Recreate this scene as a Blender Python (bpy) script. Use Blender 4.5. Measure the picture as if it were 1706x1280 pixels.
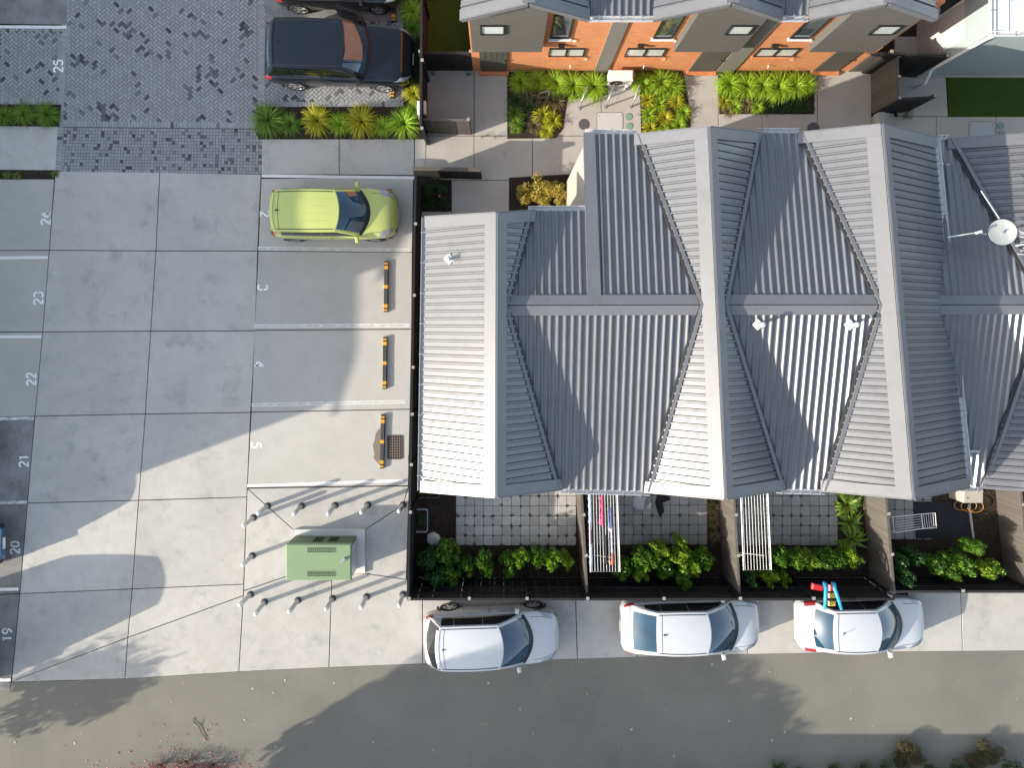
import bpy, bmesh, math, random
from mathutils import Vector, Matrix, noise
random.seed(7)
for o in list(bpy.data.objects): bpy.data.objects.remove(o)
scene = bpy.context.scene
COL = scene.collection
R = math.radians
# ---------------------------------------------------------------- camera
CAM_H = 23.2; FPX = 1184.0; NX, NY = 832.0, 540.0         # height above ground, focal length and nadir in photo pixels
cam = bpy.data.cameras.new('camera'); camo = bpy.data.objects.new('camera', cam); COL.objects.link(camo)
camo.location = (0, 0, CAM_H); camo.rotation_euler = (0, 0, 0)
cam.sensor_width = 36; cam.lens = 36*FPX/1706
cam.shift_x = (853-NX)/1706; cam.shift_y = -(640-NY)/1706
cam.clip_end = 1000
scene.camera = camo
# ---------------------------------------------------------------- sky, sun, exposure
SUN_EL = R(20.5); SHX, SHY = 2.39, 0.88                   # shadows fall towards (+x, +y)
world = bpy.data.worlds.new('World'); scene.world = world; world.use_nodes = True
wn = world.node_tree.nodes; wl = world.node_tree.links
sky = wn.new('ShaderNodeTexSky'); sky.sky_type = 'NISHITA'; sky.sun_disc = False
sky.sun_elevation = SUN_EL
sun_dir = Vector((-SHX, -SHY, 0)).normalized()*math.cos(SUN_EL) + Vector((0, 0, math.sin(SUN_EL)))
sky.sun_rotation = math.atan2(sun_dir.x, sun_dir.y)
sky.air_density = 1.0; sky.dust_density = 1.5; sky.ozone_density = 1.0
whs = wn.new('ShaderNodeHueSaturation'); whs.inputs['Saturation'].default_value = .62      # the camera's white balance
wl.new(sky.outputs[0], whs.inputs['Color']); wl.new(whs.outputs[0], wn['Background'].inputs[0]); wn['Background'].inputs[1].default_value = 0.15
sun = bpy.data.lights.new('sun', 'SUN'); suno = bpy.data.objects.new('sun', sun); COL.objects.link(suno)
sun.energy = 3.25; sun.angle = R(0.45); sun.color = (1.0, 0.91, 0.77)
suno.rotation_euler = sun_dir.to_track_quat('Z', 'Y').to_euler(); suno.location = (-40, -20, 30)
scene.view_settings.view_transform = 'Standard'; scene.view_settings.look = 'None'
scene.view_settings.gamma = 1; scene.view_settings.use_curve_mapping = False
scene.view_settings.exposure = 1.22
# ---------------------------------------------------------------- helpers
def P(px, py, z=0.0):
    "photo pixel -> point on the level z (the level the thing stands on)"
    k = (CAM_H - z)/FPX
    return Vector(((px-NX)*k, (NY-py)*k, z))
def PP(pts, z=0.0): return [P(a, b, z) for a, b in pts]

class MB:
    def __init__(s): s.v = []; s.f = []; s.tone = []; s.smooth = False
    def add(s, vs, fs, t=None):
        n = len(s.v); s.v.extend(tuple(v) for v in vs); s.f.extend([tuple(i+n for i in f) for f in fs])
        if t is not None: s.tone.extend([t]*len(fs))
        return s
    def box(s, c, d, rz=0, t=None, M=None):
        x, y, z = d[0]/2, d[1]/2, d[2]/2
        vs = [Vector((a*x, b*y, e*z)) for e in (-1, 1) for a, b in ((-1, -1), (1, -1), (1, 1), (-1, 1))]
        m = Matrix.Translation(c) @ Matrix.Rotation(rz, 4, 'Z')
        if M is not None: m = m @ M
        return s.add([m @ v for v in vs], [(3, 2, 1, 0), (4, 5, 6, 7), (0, 1, 5, 4), (1, 2, 6, 5), (2, 3, 7, 6), (3, 0, 4, 7)], t)
    def bbox(s, x0, x1, y0, y1, z0, z1, t=None):
        return s.box(((x0+x1)/2, (y0+y1)/2, (z0+z1)/2), (x1-x0, y1-y0, z1-z0), 0, t)
    def cham(s, c, d, b, rz=0, t=None):
        "box with its top edges chamfered by b"
        x, y, z = d[0]/2, d[1]/2, d[2]/2
        vs = [(-x, -y, -z), (x, -y, -z), (x, y, -z), (-x, y, -z), (-x, -y, z-b), (x, -y, z-b), (x, y, z-b), (-x, y, z-b),
              (-x+b, -y+b, z), (x-b, -y+b, z), (x-b, y-b, z), (-x+b, y-b, z)]
        m = Matrix.Translation(c) @ Matrix.Rotation(rz, 4, 'Z')
        fs = [(3, 2, 1, 0), (8, 9, 10, 11)]
        for i in range(4):
            j = (i+1) % 4; fs += [(i, j, 4+j, 4+i), (4+i, 4+j, 8+j, 8+i)]
        return s.add([m @ Vector(v) for v in vs], fs, t)
    def prism(s, poly, z0, z1, t=None):
        n = len(poly); a = sum(poly[i][0]*poly[(i+1) % n][1]-poly[(i+1) % n][0]*poly[i][1] for i in range(n))
        if a < 0: poly = poly[::-1]
        vs = [(p[0], p[1], z0) for p in poly] + [(p[0], p[1], z1) for p in poly]
        fs = [tuple(range(n-1, -1, -1)), tuple(range(n, 2*n))] + [(i, (i+1) % n, n+(i+1) % n, n+i) for i in range(n)]
        return s.add(vs, fs, t)
    def sheet(s, poly, z=None, t=None):
        vs = [(p[0], p[1], p[2] if z is None else z) for p in poly]
        n = len(vs); a = sum(vs[i][0]*vs[(i+1) % n][1]-vs[(i+1) % n][0]*vs[i][1] for i in range(n))
        return s.add(vs if a > 0 else vs[::-1], [tuple(range(n))], t)
    def bar(s, a, b, w, h, t=None):
        "rectangular bar from a to b, width w (sideways) and height h (upwards)"
        a, b = Vector(a), Vector(b); d = (b-a).normalized(); up = Vector((0, 0, 1))
        if abs(d.z) > .95: up = Vector((1, 0, 0))
        sd = d.cross(up).normalized()*w/2; u = sd.cross(d).normalized()*h/2
        vs = [p+e*sd+g*u for p in (a, b) for e, g in ((-1, -1), (1, -1), (1, 1), (-1, 1))]
        return s.add(vs, [(0, 1, 2, 3), (7, 6, 5, 4), (0, 4, 5, 1), (1, 5, 6, 2), (2, 6, 7, 3), (3, 7, 4, 0)], t)
    def tube(s, pts, r, n=8, cap=True, t=None):
        pts = [Vector(p) for p in pts]; m = len(pts); vs = []; fs = []; side = None
        for i, p in enumerate(pts):
            d = (pts[min(i+1, m-1)]-pts[max(i-1, 0)]).normalized()
            if side is None:
                side = d.cross(Vector((0, 0, 1)) if abs(d.z) < .9 else Vector((1, 0, 0))).normalized()
            else: side = (side - d*side.dot(d)).normalized()
            u = side.cross(d); rr = r[i] if isinstance(r, (list, tuple)) else r
            vs += [p+(side*math.cos(2*math.pi*k/n)+u*math.sin(2*math.pi*k/n))*rr for k in range(n)]
        for i in range(m-1):
            fs += [(i*n+k, i*n+(k+1) % n, (i+1)*n+(k+1) % n, (i+1)*n+k) for k in range(n)]
        if cap: fs += [tuple(range(n-1, -1, -1)), tuple(range((m-1)*n, m*n))]
        return s.add(vs, fs, t)
    def lathe(s, prof, c=(0, 0, 0), n=20, t=None):
        vs = []; m = len(prof); fs = []
        for r, z in prof: vs += [(c[0]+r*math.cos(2*math.pi*k/n), c[1]+r*math.sin(2*math.pi*k/n), c[2]+z) for k in range(n)]
        for i in range(m-1): fs += [(i*n+k, i*n+(k+1) % n, (i+1)*n+(k+1) % n, (i+1)*n+k) for k in range(n)]
        fs += [tuple(range(n-1, -1, -1)), tuple(range((m-1)*n, m*n))]
        return s.add(vs, fs, t)
    def grid(s, pts, t=None, flip=False):
        "pts: rows of equal length"
        m, n = len(pts), len(pts[0]); vs = [p for r in pts for p in r]
        fs = [(i*n+k, i*n+k+1, (i+1)*n+k+1, (i+1)*n+k) for i in range(m-1) for k in range(n-1)]
        if flip: fs = [f[::-1] for f in fs]
        return s.add(vs, fs, t)
    def mesh(s, name, mat=None):
        me = bpy.data.meshes.new(name); me.from_pydata(s.v, [], s.f)
        if s.tone and len(s.tone) == len(s.f):
            at = me.attributes.new('tone', 'FLOAT', 'FACE'); at.data.foreach_set('value', s.tone)
        if s.smooth: me.polygons.foreach_set('use_smooth', [True]*len(me.polygons))
        if mat: me.materials.append(mat)
        me.update(); return me
    def build(s, name, mat, parent=None, world=False):
        off = Vector((0, 0, 0))
        if world and parent is not None:
            p = parent
            while p is not None: off += p.location; p = p.parent
            s.v = [(v[0]-off.x, v[1]-off.y, v[2]-off.z) for v in s.v]
        o = bpy.data.objects.new(name, s.mesh(name, mat)); COL.objects.link(o)
        if parent is not None: o.parent = parent
        return o
def tag(o, label=None, cat=None, group=None, kind=None):
    if label: o['label'] = label
    if cat: o['category'] = cat
    if group: o['group'] = group
    if kind: o['kind'] = kind
    return o
def thing(name, label, cat, loc=(0, 0, 0), rz=0, group=None):
    o = bpy.data.objects.new(name, None); COL.objects.link(o); o.empty_display_size = .2
    o.location = loc; o.rotation_euler = (0, 0, rz); return tag(o, label, cat, group)
def copy_tree(o, parent=None):
    c = o.copy(); COL.objects.link(c); c.parent = parent
    for ch in [x for x in KIDS.get(o.name, [])] if False else list(o.children): copy_tree(ch, c)
    return c
KIDS = {}
def inst(name, me, parent, loc=(0, 0, 0), rz=0, scale=None):
    o = bpy.data.objects.new(name, me); COL.objects.link(o); o.parent = parent
    o.location = loc; o.rotation_euler = (0, 0, rz)
    if scale: o.scale = scale
    return o
def inset(poly, d):
    "shrink a convex polygon (counter-clockwise or clockwise) by d"
    n = len(poly); p = [Vector((q[0], q[1])) for q in poly]
    a = sum(p[i].x*p[(i+1) % n].y-p[(i+1) % n].x*p[i].y for i in range(n))
    if a < 0: p = p[::-1]
    out = []
    for i in range(n):
        a0, b0, c0 = p[i-1], p[i], p[(i+1) % n]
        d1 = (b0-a0).normalized(); d2 = (c0-b0).normalized()
        n1 = Vector((-d1.y, d1.x)); n2 = Vector((-d2.y, d2.x))
        k = 1+n1.dot(n2); out.append(b0+(n1+n2)*(d/max(k, .3)))
    return [(q.x, q.y) for q in out]
NTH = ['first', 'second', 'third', 'fourth', 'fifth', 'sixth', 'seventh', 'eighth', 'ninth', 'tenth', 'eleventh', 'twelfth', 'thirteenth']
def inpoly(x, y, poly):
    r = False; n = len(poly)
    for i in range(n):
        x1, y1 = poly[i][0], poly[i][1]; x2, y2 = poly[i-1][0], poly[i-1][1]
        if (y1 > y) != (y2 > y) and x < (x2-x1)*(y-y1)/(y2-y1)+x1: r = not r
    return r
# ---------------------------------------------------------------- materials
def nodes(name):
    m = bpy.data.materials.new(name); m.use_nodes = True
    nt = m.node_tree; return m, nt.nodes, nt.links, nt.nodes['Principled BSDF']
def vmix(N, L, fac, a, b, mode='MIX'):
    n = N.new('ShaderNodeMix'); n.data_type = 'RGBA'; n.blend_type = mode
    for sock, v in ((n.inputs[0], fac), (n.inputs[6], a), (n.inputs[7], b)):
        if hasattr(v, 'is_linked') or hasattr(v, 'links'): L.new(v, sock)
        elif isinstance(v, (tuple, list)): sock.default_value = (*v[:3], 1)
        else: sock.default_value = v
    return n.outputs[2]
def ramp(N, L, src, p0, p1, v0=0, v1=1):
    n = N.new('ShaderNodeMapRange'); n.inputs[1].default_value = p0; n.inputs[2].default_value = p1
    n.inputs[3].default_value = v0; n.inputs[4].default_value = v1; L.new(src, n.inputs[0]); return n.outputs[0]
def noi(N, L, scale, detail=4, rough=.55, coord=None, vscale=None):
    n = N.new('ShaderNodeTexNoise'); n.inputs['Scale'].default_value = scale; n.inputs['Detail'].default_value = detail
    n.inputs['Roughness'].default_value = rough
    if coord is None:
        g = N.new('ShaderNodeNewGeometry'); coord = g.outputs['Position']
    if vscale:
        v = N.new('ShaderNodeVectorMath'); v.operation = 'MULTIPLY'; v.inputs[1].default_value = vscale
        L.new(coord, v.inputs[0]); coord = v.outputs[0]
    L.new(coord, n.inputs['Vector']); return n.outputs['Fac']
def bumpn(N, L, b, h, strength=.3, dist=.01):
    n = N.new('ShaderNodeBump'); n.inputs['Strength'].default_value = strength; n.inputs['Distance'].default_value = dist
    L.new(h, n.inputs['Height']); L.new(n.outputs[0], b.inputs['Normal'])
def mat(name, col, rough=.6, metal=0, var=.15, scale=2.0, fine=40, bump=0, spec=.5, coat=0, rand=0, dirt=None, vscale=None):
    "plain surface: colour with broad and fine variation in world space"
    m, N, L, b = nodes(name)
    c = vmix(N, L, noi(N, L, scale, 5, .6, vscale=vscale), tuple(x*(1-var) for x in col), tuple(min(1, x*(1+var)) for x in col))
    f = noi(N, L, fine, 3)
    c = vmix(N, L, ramp(N, L, f, .3, .7, .0, min(1, var*1.2)), c, tuple(x*.6 for x in col))
    if dirt: c = vmix(N, L, ramp(N, L, noi(N, L, dirt[1], 6, .65), dirt[2], dirt[3]), c, dirt[0])
    if rand:
        oi = N.new('ShaderNodeObjectInfo'); h = ramp(N, L, oi.outputs['Random'], 0, 1, 1-rand, 1+rand)
        hs = N.new('ShaderNodeHueSaturation'); L.new(h, hs.inputs['Value']); L.new(c, hs.inputs['Color']); c = hs.outputs[0]
    L.new(c, b.inputs['Base Color']); b.inputs['Roughness'].default_value = rough; b.inputs['Metallic'].default_value = metal
    b.inputs['Specular IOR Level'].default_value = spec; b.inputs['Coat Weight'].default_value = coat
    b.inputs['Coat Roughness'].default_value = .03
    if bump: bumpn(N, L, b, f, bump, .006)
    return m
def concrete(name, col, stain=.35, rand=.06, dirt=None):
    m, N, L, b = nodes(name)
    big = noi(N, L, .45, 6, .62); mid = noi(N, L, 2.3, 6, .6); fine = noi(N, L, 70, 4, .7)
    brush = noi(N, L, 9, 3, .6, vscale=(.25, 6, 1))
    c = vmix(N, L, ramp(N, L, big, .3, .75), col, tuple(x*(1-stain*.55) for x in col))
    c = vmix(N, L, ramp(N, L, mid, .45, .8, 0, .55), c, tuple(x*(1-stain) for x in col))
    c = vmix(N, L, ramp(N, L, brush, .35, .75, 0, .25), c, tuple(x*.78 for x in col))
    c = vmix(N, L, ramp(N, L, fine, .3, .75, 0, .35), c, tuple(x*.72 for x in col))
    spot = noi(N, L, 5.5, 2, .5); c = vmix(N, L, ramp(N, L, spot, .74, .78, 0, .5), c, tuple(x*.42 for x in col))
    if dirt: c = vmix(N, L, ramp(N, L, noi(N, L, dirt[1], 7, .7), dirt[2], dirt[3]), c, dirt[0])
    oi = N.new('ShaderNodeObjectInfo'); hs = N.new('ShaderNodeHueSaturation')
    L.new(ramp(N, L, oi.outputs['Random'], 0, 1, 1-rand, 1+rand), hs.inputs['Value']); L.new(c, hs.inputs['Color'])
    L.new(hs.outputs[0], b.inputs['Base Color']); b.inputs['Roughness'].default_value = .82; b.inputs['Specular IOR Level'].default_value = .3
    bumpn(N, L, b, fine, .25, .004); return m
def toned(name, c0, c1, rough=.8, spec=.3, fine=60, trans=0, bump=.2, gamma=None):
    "pieces of one mesh: each face carries its own tone from c0 to c1"
    m, N, L, b = nodes(name)
    a = N.new('ShaderNodeAttribute'); a.attribute_name = 'tone'
    c = vmix(N, L, a.outputs['Fac'], c0, c1)
    f = noi(N, L, fine, 3); c = vmix(N, L, ramp(N, L, f, .3, .75, 0, .3), c, tuple(x*.6 for x in c0))
    L.new(c, b.inputs['Base Color']); b.inputs['Roughness'].default_value = rough; b.inputs['Specular IOR Level'].default_value = spec
    if bump: bumpn(N, L, b, f, bump, .004)
    if trans:
        t = N.new('ShaderNodeBsdfTranslucent'); L.new(c, t.inputs[0]); ms = N.new('ShaderNodeMixShader'); ms.inputs[0].default_value = trans
        L.new(b.outputs[0], ms.inputs[1]); L.new(t.outputs[0], ms.inputs[2]); L.new(ms.outputs[0], N['Material Output'].inputs[0])
    return m
def brick(name, col, col2, mortar, bw=.23, bh=.086, ms=.012):
    m, N, L, b = nodes(name)
    g = N.new('ShaderNodeNewGeometry'); sx = N.new('ShaderNodeSeparateXYZ'); L.new(g.outputs['Position'], sx.inputs[0])
    ad = N.new('ShaderNodeMath'); ad.operation = 'ADD'; L.new(sx.outputs[0], ad.inputs[0]); L.new(sx.outputs[1], ad.inputs[1])
    cb = N.new('ShaderNodeCombineXYZ'); L.new(ad.outputs[0], cb.inputs[0]); L.new(sx.outputs[2], cb.inputs[1])
    t = N.new('ShaderNodeTexBrick'); L.new(cb.outputs[0], t.inputs['Vector']); t.inputs['Scale'].default_value = 1
    t.inputs['Brick Width'].default_value = bw; t.inputs['Row Height'].default_value = bh; t.inputs['Mortar Size'].default_value = ms
    t.inputs['Color1'].default_value = (*col, 1); t.inputs['Color2'].default_value = (*col2, 1); t.inputs['Mortar'].default_value = (*mortar, 1)
    c = vmix(N, L, ramp(N, L, noi(N, L, 1.2, 5), .4, .8, 0, .4), t.outputs[0], tuple(x*.7 for x in col))
    L.new(c, b.inputs['Base Color']); b.inputs['Roughness'].default_value = .8
    iv = N.new('ShaderNodeMath'); iv.operation = 'SUBTRACT'; iv.inputs[0].default_value = 1; L.new(t.outputs['Fac'], iv.inputs[1])
    bumpn(N, L, b, iv.outputs[0], .6, .008); return m
def paint(name, col, under, thr=.52, scale=9):
    "road paint worn through to the surface below"
    m, N, L, b = nodes(name)
    w = ramp(N, L, noi(N, L, scale, 5, .65, vscale=(.6, 1.6, 1)), thr, thr+.07)
    L.new(vmix(N, L, w, col, under), b.inputs['Base Color']); b.inputs['Roughness'].default_value = .65; return m
def carpaint(name, col, metal=.0, rough=.35):
    m, N, L, b = nodes(name)
    c = vmix(N, L, ramp(N, L, noi(N, L, 3, 4), .35, .75, 0, .12), col, tuple(x*.75+.02 for x in col))
    L.new(c, b.inputs['Base Color']); b.inputs['Metallic'].default_value = metal; b.inputs['Roughness'].default_value = rough
    b.inputs['Coat Weight'].default_value = 1; b.inputs['Coat Roughness'].default_value = .04; return m
def glass(name, col, rough=.03):
    m, N, L, b = nodes(name)
    L.new(vmix(N, L, ramp(N, L, noi(N, L, 1.6, 3), .3, .7), tuple(x*.7 for x in col), tuple(x*1.4 for x in col)), b.inputs['Base Color'])
    b.inputs['Roughness'].default_value = rough; b.inputs['IOR'].default_value = 1.6; b.inputs['Coat Weight'].default_value = 1
    b.inputs['Coat Roughness'].default_value = .02; return m
M = {}
M['concrete'] = concrete('concrete', (.545, .525, .485), .40, dirt=((.31, .305, .29), 1.1, .54, .74))
M['concrete_bay'] = concrete('bay_concrete', (.50, .485, .445), .28)
M['concrete_old'] = concrete('oil_stained_concrete', (.31, .305, .295), .45, dirt=((.10, .10, .10), .7, .44, .72))
M['concrete_path'] = concrete('path_concrete', (.50, .475, .43), .32, dirt=((.2, .19, .17), 1.4, .62, .74))
M['asphalt'] = mat('asphalt', (.215, .206, .175), .9, 0, .22, .5, 120, .5, .2, dirt=((.155, .15, .135), .35, .5, .8))
M['soil'] = mat('soil', (.045, .036, .028), .95, 0, .4, 3, 60, .8, .1)
M['mulch'] = toned('bark_mulch', (.018, .013, .011), (.11, .075, .06), .9)
M['paver_h'] = toned('herringbone_paver', (.36, .362, .365), (.026, .033, .040), .8)
M['paver_gap'] = mat('paver_joint_sand', (.10, .10, .10), .95, 0, .3, 6, 60)
def tile(name, col, dark, spread):
    "square paver whose corners hold damp dirt, more in some places than others"
    m, N, L, b = nodes(name)
    tc = N.new('ShaderNodeTexCoord'); sx = N.new('ShaderNodeSeparateXYZ'); L.new(tc.outputs['Object'], sx.inputs[0])
    ab = []
    for i in (0, 1):
        q = N.new('ShaderNodeMath'); q.operation = 'ABSOLUTE'; L.new(sx.outputs[i], q.inputs[0]); ab.append(q.outputs[0])
    ad = N.new('ShaderNodeMath'); ad.operation = 'ADD'; L.new(ab[0], ad.inputs[0]); L.new(ab[1], ad.inputs[1])
    n1 = ramp(N, L, noi(N, L, 2.6, 3, .6), .25, .75, -spread, spread); n2 = ramp(N, L, noi(N, L, 16, 3, .6), .25, .75, -.04, .04)
    a2 = N.new('ShaderNodeMath'); a2.operation = 'ADD'; L.new(ad.outputs[0], a2.inputs[0]); L.new(n1, a2.inputs[1])
    a3 = N.new('ShaderNodeMath'); a3.operation = 'ADD'; L.new(a2.outputs[0], a3.inputs[0]); L.new(n2, a3.inputs[1])
    f = noi(N, L, 90, 3); c = vmix(N, L, ramp(N, L, noi(N, L, 5, 5), .3, .7), col, tuple(x*.82 for x in col))
    c = vmix(N, L, ramp(N, L, f, .3, .75, 0, .3), c, tuple(x*.65 for x in col)); c = vmix(N, L, ramp(N, L, a3.outputs[0], .262, .280, 0, .9), c, dark)
    oi = N.new('ShaderNodeObjectInfo'); hs = N.new('ShaderNodeHueSaturation'); L.new(ramp(N, L, oi.outputs['Random'], 0, 1, .86, 1.12), hs.inputs['Value']); L.new(c, hs.inputs['Color'])
    L.new(hs.outputs[0], b.inputs['Base Color']); b.inputs['Roughness'].default_value = .8; b.inputs['Specular IOR Level'].default_value = .3; bumpn(N, L, b, f, .3, .004); return m
M['patio'] = tile('patio_paver', (.50, .485, .455), (.085, .08, .072), .12)
M['patio_dark'] = tile('dark_patio_paver', (.31, .31, .305), (.07, .07, .07), .09)  # darker base tone than the corner-yard patio
M['white_paint'] = paint('worn_white_paint', (.78, .78, .76), (.46, .45, .42), .60)
M['thin_paint'] = paint('mostly_worn_white_paint', (.74, .74, .72), (.45, .44, .41), .47)
M['num_paint'] = paint('stencil_white_paint', (.88, .88, .86), (.55, .54, .52), .74)
M['worn_paint'] = paint('nearly_gone_white_paint', (.70, .70, .68), (.47, .455, .42), .40)
M['roof'] = mat('painted_steel_roofing', (.135, .139, .150), .30, 0, .12, .9, 30, 0, .85, dirt=((.10, .104, .112), 1.7, .52, .80))
M['flash'] = mat('painted_steel_flashing', (.155, .158, .168), .38, 0, .10, .9, 30, 0, .6, dirt=((.12, .123, .13), 2.2, .52, .80))
M['valley'] = mat('shaded_valley_gutter', (.05, .051, .056), .5, 0, .2, 3, 30)  # shadow of the valley gaps is put into this dark colour
M['gutter'] = mat('grey_gutter_steel', (.42, .43, .45), .4, 0, .06, 2, 30)
M['pale_steel'] = mat('pale_steel', (.62, .62, .62), .4, .2, .06, 2, 30)
M['plaster'] = mat('cream_wall_render', (.42, .395, .345), .8, 0, .08, 1.5, 50, .2)
M['clad'] = mat('grey_brown_cladding', (.125, .12, .11), .6, 0, .08, 1.0, 40, 0, .4, vscale=(1, 1, 6))
M['fin'] = mat('grey_fin_panel', (.19, .185, .17), .6, 0, .08, 1.0, 40)
M['brick_orange'] = brick('orange_brick', (.74, .26, .085), (.62, .20, .065), (.58, .34, .20))
M['brick_white'] = brick('white_brick', (.72, .70, .64), (.62, .60, .55), (.5, .49, .46))
M['timber_black'] = mat('black_stained_timber', (.022, .021, .021), .8, 0, .3, 3, 40, .4, .3, rand=.35, vscale=(1, 1, .3))
M['timber_brown'] = mat('red_brown_timber', (.075, .042, .034), .8, 0, .3, 3, 40, .4, .3, rand=.3)
M['timber_pale'] = mat('weathered_timber', (.112, .099, .085), .85, 0, .22, 2, 35, .4, .3, rand=.14, vscale=(3, 3, .5))
M['timber_end'] = mat('pale_post_top', (.33, .31, .28), .85, 0, .2, 8, 40)
M['glass'] = glass('window_glass', (.06, .08, .085))
M['frost'] = mat('frosted_window_glass', (.62, .68, .66), .3, 0, .08, 3, 20, 0, .5, 1)
M['car_glass'] = glass('car_glass', (.012, .055, .095))  # blue base colour stands in for reflected sky
M['car_side_glass'] = glass('dark_car_glass', (.008, .010, .012))
M['black'] = mat('black_plastic', (.018, .018, .02), .5, 0, .15, 6, 60)
M['rubber'] = mat('tyre_rubber', (.016, .016, .016), .85, 0, .2, 6, 60)
M['alloy'] = mat('wheel_alloy', (.5, .5, .5), .35, .7, .1, 6, 60)
M['chrome'] = mat('bright_metal', (.7, .7, .72), .18, 1, .05, 6, 60)
M['lamp_clear'] = mat('clear_lamp_lens', (.35, .38, .42), .08, .3, .1, 9, 60, 0, .5, 1)
M['lamp_red'] = mat('red_lamp_lens', (.35, .02, .02), .1, 0, .15, 9, 60, 0, .5, 1)
M['yellow'] = mat('yellow_reflective_paint', (.72, .36, .02), .5, 0, .12, 8, 60)
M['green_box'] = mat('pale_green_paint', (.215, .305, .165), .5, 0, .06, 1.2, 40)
M['green_dark'] = mat('shadow_green_paint', (.11, .15, .075), .55, 0, .08, 1.2, 40)  # shade on the cabinet sides is put into this darker green
M['white_pl'] = mat('white_plastic', (.78, .78, .76), .4, 0, .05, 3, 40)
M['steel'] = mat('galvanised_steel', (.52, .54, .55), .38, .75, .10, 6, 60)
M['cast'] = mat('cast_iron', (.10, .09, .085), .65, .4, .25, 8, 60, .3)
M['door_olive'] = mat('dark_olive_door', (.075, .075, .062), .6, 0, .12, 3, 40)
M['pad'] = mat('bright_pad_concrete', (.66, .65, .62), .8, 0, .06, 2, 50)
M['void'] = mat('dark_void', (.006, .006, .006), .9, 0, .1, 3, 30)
# ================================================================ ground, slabs, paving
def structure(name, mb, m): return tag(mb.build(name, m), kind='structure')
g = MB(); g.sheet([(-120, -120), (120, -120), (120, 120), (-120, 120)], -.09)
ground = structure('ground', g, M['soil'])
# the driveway: one asphalt sheet whose upper edge follows the concrete
edge = [(-700, 1172), (22, 1138), (205, 1132), (398, 1120), (547, 1113), (704, 1107), (958, 1099), (1058, 1096), (1242, 1091), (1340, 1088), (1600, 1086), (1706, 1084), (2600, 1078)]
g = MB(); rp = PP(edge)
for i in range(len(rp)-1): g.sheet([rp[i], rp[i+1], (rp[i+1].x, -15.0), (rp[i].x, -15.0)], -.012)
road = structure('driveway_road', g, M['asphalt'])
def slab_root(name):
    o = bpy.data.objects.new(name, None); COL.objects.link(o); return tag(o, kind='structure')
def slab(root, px, m='concrete', gap=.026, z=0.0, h=.07):
    poly = inset([(p.x, p.y) for p in PP(px)], gap/2)
    c = Vector((sum(p[0] for p in poly)/len(poly), sum(p[1] for p in poly)/len(poly), 0))
    mb = MB(); n = len(poly); pl = [(p[0]-c.x, p[1]-c.y) for p in poly]
    a = sum(pl[i][0]*pl[(i+1) % n][1]-pl[(i+1) % n][0]*pl[i][1] for i in range(n))
    if a < 0: pl = pl[::-1]
    q = inset(pl, .008)
    mb.add([(p[0], p[1], z-h) for p in pl]+[(p[0], p[1], z-.006) for p in pl]+[(p[0], p[1], z) for p in q],
           [tuple(range(2*n, 3*n))]+[(i, (i+1) % n, n+(i+1) % n, n+i) for i in range(n)]+[(n+i, n+(i+1) % n, 2*n+(i+1) % n, 2*n+i) for i in range(n)])
    o = mb.build('slab', M[m], root); o.location = c; return o
car_park = slab_root('car_park')
A = [(92, 285), (82, 417), (71, 553), (58, 694), (45.4, 839), (33, 990), (19, 1137)]
B = [(266, 287), (259.6, 418), (251, 552), (242, 690), (231, 834), (220, 982), (208, 1132)]
C = [(435, 290), (429, 418), (425.5, 551), (417.5, 687.5), (411.5, 828.6), (406, 974), (398, 1120)]
for i in range(5):
    slab(car_park, [A[i], B[i], B[i+1], A[i+1]]); slab(car_park, [B[i], C[i], C[i+1], B[i+1]])
slab(car_park, [A[5], B[5], (213, 1063), A[6]]); slab(car_park, [B[5], C[5], (405.5, 993), (213, 1063)])
slab(car_park, [A[6], (213, 1063), B[6]]); slab(car_park, [(213, 1063), (405.5, 993), C[6], B[6]])
# left bays, oil stained
LB = [(90, 298)]+A[1:6]+[(17, 1150)]
for i in range(6):
    dy = (0, 1, 2, 5, 7, 9, 12)
    slab(car_park, [LB[i], LB[i+1], (-190, LB[i+1][1]+dy[i+1]), (-190, LB[i][1]+dy[i])], 'concrete_bay' if i < 3 else 'concrete_old')
slab(car_park, [(-190, 207), (97, 210), (93, 284), (-190, 282)])
slab(car_park, [(-190, -240), (116, -240), (112, 41), (-190, 37)], 'concrete_old')
# right bays
D = [(689, 295), (687, 420), (686, 548.5), (683.5, 682), (680.5, 809.5)]
Cr = [(435, 297), (430, 418), (424, 550.6), (418.5, 687), (412, 813)]
for i in range(4): slab(car_park, [Cr[i], D[i], D[i+1], Cr[i+1]], 'concrete_bay')
slab(car_park, [(436, 205), (565, 205), (565, 291), (435, 291)]); slab(car_park, [(565, 205), (691, 205), (690, 292), (565, 291)])
slab(car_park, [(691, 205), (712, 205), (710, 296), (690, 296)], 'concrete_path')
slab(car_park, [(442, -240), (690, -240), (690, 36), (441, 36)], 'concrete_old')
# around the transformer and along the driveway
slab(car_park, [(412, 814), (681, 810), (672, 842), (608, 883), (489, 883)])
slab(car_park, [(412, 814), (489, 883), (489, 957), (406, 985)])
slab(car_park, [(406, 985), (489, 957), (553, 968), (548, 1113), (398, 1120)])
slab(car_park, [(672, 842), (681, 810), (677, 966), (608, 956), (608, 883)])
slab(car_park, [(553, 968), (489, 957), (608, 956), (677, 966), (690, 972), (704, 963), (704, 1107), (548, 1113)])
for a, b, ya, yb in ((704, 958, 1107, 1099), (958, 1058, 1099, 1096), (1058, 1242, 1096, 1091), (1242, 1420, 1091, 1087.5), (1420, 1600, 1087.5, 1086), (1600, 1790, 1086, 1084), (1790, 1990, 1084, 1082)):
    slab(car_park, [(a, 963), (b, 963), (b+4, yb), (a+(4 if a > 704 else 0), ya)])
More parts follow.
